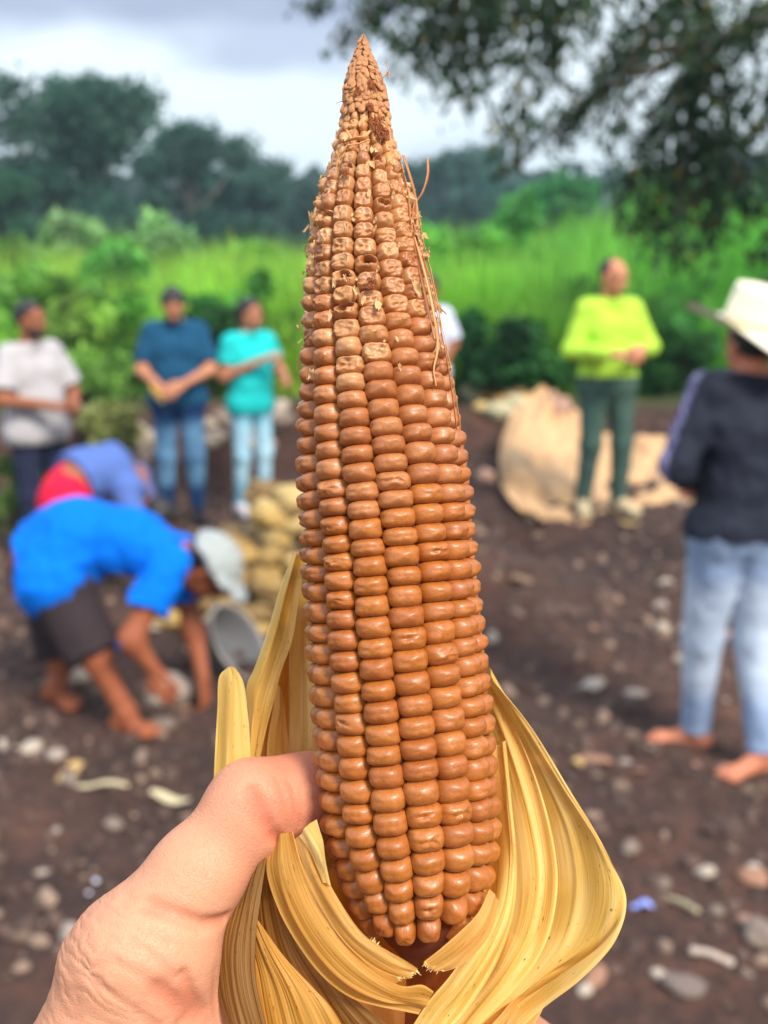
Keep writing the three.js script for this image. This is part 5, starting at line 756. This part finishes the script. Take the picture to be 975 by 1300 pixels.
{ // woman in turquoise
  const yaw = R(38), J = standing(onGround(322, 640, 8.2), yaw, 1.56, { elR: [-.24, 1.13, .0], wrR: [-.02, 1.27, .24], elL: [.25, 1.14, .06], wrL: [.2, 1.12, .2] });
  person('woman in a turquoise blouse and pale jeans with one hand at her chest', J, { face: facing(R(62), .02), skin: [176, 116, 88], shirt: [34, 186, 182], sleeve: .62, loose: .012, bulk: .98, hem: .1, fade: [srgb(120, 178, 200), srgb(190, 222, 232)], legOff: .006, shoes: [226, 216, 214], hair: { t: .012, line: .065, low: -.05, bun: [-.02, -.115] } });
}
{ // person mostly hidden behind the cob
  const J = standing(onGround(540, 640, 8.6), R(20), 1.5, { elL: [.24, 1.15, .02], wrL: [.1, 1.08, .24] });
  person('person in a white shirt almost hidden behind the cob', J, { face: facing(R(-20), .1), skin: BROWN, shirt: [196, 202, 216], sleeve: .85, loose: .02, hem: .08, legs: [110, 150, 190], shoes: [70, 60, 60], hair: { t: .01, line: .06, low: -.04 } });
}
{ // man in lime
  const yaw = R(14), J = standing(onGround(762, 655, 7.2), yaw, 1.6, { elL: [.285, 1.14, .03], wrL: [.09, 1.15, .3], elR: [-.285, 1.13, .03], wrR: [-.07, 1.12, .3], anL: [.13, .085, 0], anR: [-.12, .085, -.04], toL: [.18, .03, .16], toR: [-.17, .03, .12], knL: [.12, .49, .03] });
  person('balding man in a lime green long sleeved top and grey green trousers', J, { face: facing(R(34), .12), skin: [206, 138, 104], shirt: [176, 216, 70], sleeve: 1.86, bulk: 1.1, hem: -.02, legs: [70, 92, 82], legOff: .018, shoes: [196, 176, 140], hair: { t: .006, line: .1, low: -.03, bald: true }, handL: { curl: .5 }, handR: { curl: .5 } });
}
{ // man in a straw hat, from behind
  const yaw = R(-168), J = standing(onGround(916, 950, 3.8), yaw, 1.52, { pelvis: [0, .97, 0], waist: [0, 1.13, .01], chest: [0, 1.32, 0], neck: [0, 1.5, -.01], shL: [.18, 1.445, -.01], shR: [-.18, 1.445, -.01], hipL: [.088, .93, 0], hipR: [-.088, .93, 0], elL: [.285, 1.19, -.04], wrL: [.12, 1.08, .2], elR: [-.25, 1.13, 0], wrR: [-.1, 1.1, .25], anL: [.045, .085, .13], anR: [-.1, .085, -.12], toL: [.15, .028, .25], toR: [-.14, .028, .13], knL: [.075, .49, .07], knR: [-.1, .49, -.01] });
  for (const s of ['L', 'R']) J['to' + s] = J['an' + s].clone().add(new V3(-.115, 0, s === 'L' ? -.03 : .05)).setY(J['to' + s].y);
  const stripe = (x, y, z, J) => { const p = new V3(x, y, z), sh = J.shL, el = J.elL, d = p.clone().sub(sh), out = sh.clone().sub(J.shR).normalize(), a = Math.abs(p.clone().sub(J.elL).dot(new V3(0, 1, 0))); const side = p.clone().sub(sh.clone().lerp(el, clamp((sh.y - y) / (sh.y - el.y), -.2, 1))), fw = Math.abs(side.dot(facing(yaw)) + .012), o = side.dot(out); const on = (o > .035 || (y > sh.y + .035 && d.dot(out) > -.12)) && fw < .018; const chk = ((Math.floor(y * 60) + Math.floor(fw * 120)) & 1); return on ? (chk ? srgb(150, 142, 172) : srgb(62, 58, 108)) : srgb(18, 22, 40); };
  const { t, hb } = person('man in a cream straw hat and dark navy shirt seen from behind, barefoot', J, { face: facing(R(-155), .05), skin: [196, 122, 92], paintShirt: stripe, sleeve: 1.8, bulk: 1.0, hem: .05, fade: [srgb(134, 152, 180), srgb(200, 208, 218)], bare: true, cuff: .0, legOff: .018, hair: { t: .007, line: .06, low: -.05 }, wrinkle: .009 });
  // the hat: pinched crown, curled brim, band
  const hat = thing('straw_hat', pt(J.head, hb, 0, .055, -.012), 'cream straw hat with upturned brim worn by the man at the right edge', 'hat'); hat.rotation.order = 'YXZ'; hat.rotation.set(R(-13), R(-155), R(4));
  const surf = (fn, nu, nv) => { const pos = [], idx = []; for (let i = 0; i <= nu; i++) for (let j = 0; j <= nv; j++) pos.push(...fn(i / nu, j / nv)); for (let i = 0; i < nu; i++) for (let j = 0; j < nv; j++) { const a = i * (nv + 1) + j; idx.push(a, a + 1, a + nv + 1, a + 1, a + nv + 2, a + nv + 1); } const g = new THREE.BufferGeometry(); g.setAttribute('position', new THREE.Float32BufferAttribute(pos, 3)); g.setIndex(idx); g.computeVertexNormals(); return g; };
  const straw = mat(.86, .8, .62, .75), hatMesh = (n, g, m) => { const o = new THREE.Mesh(g, m); o.name = n; o.castShadow = o.receiveShadow = true; hat.add(o); };
  hatMesh('crown', surf((u, v) => { const a = v * 6.2832, prof = [[1, 0], [.985, .05], [.95, .1], [.9, .125], [.72, .135], [.4, .118], [.02, .112]], s = u * 6, i = Math.min(5, Math.floor(s)), r = lerp(prof[i][0], prof[i + 1][0], s - i), y = lerp(prof[i][1], prof[i + 1][1], s - i) - .012 * Math.max(0, Math.cos(a)) * (u > .5 ? 1 : 0); return [Math.sin(a) * .088 * r, y, Math.cos(a) * .106 * r]; }, 36, 60), straw);
  const brim = (o) => (u, v) => { const a = v * 6.2832, w = lerp(1, 2.35, u), sx = Math.sin(a), cz = Math.cos(a), y = .055 * Math.pow(u, 1.8) * Math.pow(Math.abs(sx), 1.6) - (cz < 0 ? .045 : .02) * u * cz * cz; return [sx * lerp(.088, .222, u), y + o, cz * lerp(.106, .215, u)]; };
  hatMesh('brim', mergeGeometries([surf(brim(0), 20, 72), surf(brim(.004), 20, 72)]), straw); hatMesh('band', surf((u, v) => { const a = v * 6.2832; return [Math.sin(a) * .0905, .004 + u * .026, Math.cos(a) * .1085]; }, 4, 60), mat(.66, .58, .38, .7));
}
{ // man in bright blue bending to the soil
  const q = (px, py, dd = 0) => at(px, py, 4.05 + dd), J = { k: .96,
    pelvis: q(56, 706, .02), waist: q(96, 684), chest: q(164, 686), neck: q(232, 705), head: q(264, 722, .0), shL: q(218, 712, -.17), shR: q(226, 706, .17), elL: q(166, 812, -.24), wrL: q(196, 850, -.2), elR: q(246, 800, .16), wrR: q(258, 862, .1),
    hipL: q(70, 738, -.09), hipR: q(64, 730, .09), knL: q(122, 835, -.13), anL: q(160, 905, -.1), knR: q(80, 832, .12), anR: q(72, 885, .12), toL: q(186, 922, -.12), toR: q(90, 894, .08) };
  for (const s of ['anL', 'toL', 'anR', 'toR']) { const g = land(J[s].x, J[s].z) + (s[0] === 'a' ? .075 : .022); J[s].y = g; }
  const { hb } = person('barefoot man in a bright blue shirt and dark shorts bending with hands at the soil', J, { face: new V3(.55, -.83, .1), headUp: new V3(.83, .55, 0), skin: [146, 82, 54], shirt: [0, 108, 214], sleeve: .62, loose: .02, bulk: 1.3, hem: .05, legs: [54, 44, 46], shorts: .98, legOff: .03, bare: true, hair: { t: .006, line: .06, low: -.04 }, handL: { dir: new V3(.5, -.85, .1), back: new V3(.2, .3, .9), curl: .5 }, handR: { dir: new V3(.1, -1, .1), back: new V3(.9, .1, .3), curl: .5 }, wrinkle: .013 });
  const c = pt(J.head, hb, 0, .045, -.012), A = [hb.r, hb.u, hb.f], dome = ell(c, A, [.098, .092, .116]), rimP = pt(J.head, hb, 0, .035, 0), brimE = ell(pt(J.head, hb, 0, .045, .045), A, [.12, .02, .14]);
  const f = (x, y, z) => smin(Math.max(dome(x, y, z), -((x - rimP.x) * hb.u.x + (y - rimP.y) * hb.u.y + (z - rimP.z) * hb.u.z)), brimE(x, y, z), .02) + .006 * noise(x * 28, y * 28, z * 28);
  const g = surfNet(f, c.clone().subScalar(.24), c.clone().addScalar(.24), .008), cap2 = part('cap', g.translate(-c.x, -c.y, -c.z), cloth([158, 162, 158]), scene); cap2.position.copy(c); cap2.name = numbered('cap'); tag(cap2, 'pale grey cloth cap on the head of the bending man in bright blue', 'cap');
}
{ // second bending person, behind
  const q = (px, py, dd = 0) => at(px, py, 5.6 + dd), J = { k: .95,
    pelvis: q(84, 622, -.05), waist: q(104, 604, .05), chest: q(142, 592, .15), neck: q(178, 622, .22), head: q(196, 660, .25), shL: q(160, 622, .02), shR: q(176, 604, .36), elL: q(176, 690, 0), wrL: q(190, 740, .05), elR: q(198, 690, .36), wrR: q(200, 745, .3),
    hipL: q(82, 638, -.14), hipR: q(88, 628, .08), knL: q(100, 720, -.1), knR: q(106, 715, .14), anL: q(84, 790, -.1), anR: q(92, 780, .14), toL: q(106, 800, -.1), toR: q(114, 790, .14) };
  for (const s of ['anL', 'toL', 'anR', 'toR']) J[s].y = land(J[s].x, J[s].z) + (s[0] === 'a' ? .075 : .022);
  person('person in a faded navy shirt and red shorts bending behind the man in bright blue', J, { face: new V3(.5, -.85, .1), headUp: new V3(.85, .5, 0), skin: BROWN, shirt: [84, 108, 168], sleeve: .7, bulk: 1.2, hem: -.06, legs: [206, 26, 58], shorts: .9, legOff: .03, bare: true, hair: { t: .008, line: .06, low: -.04 } });
}
renderer.render(scene, camera);
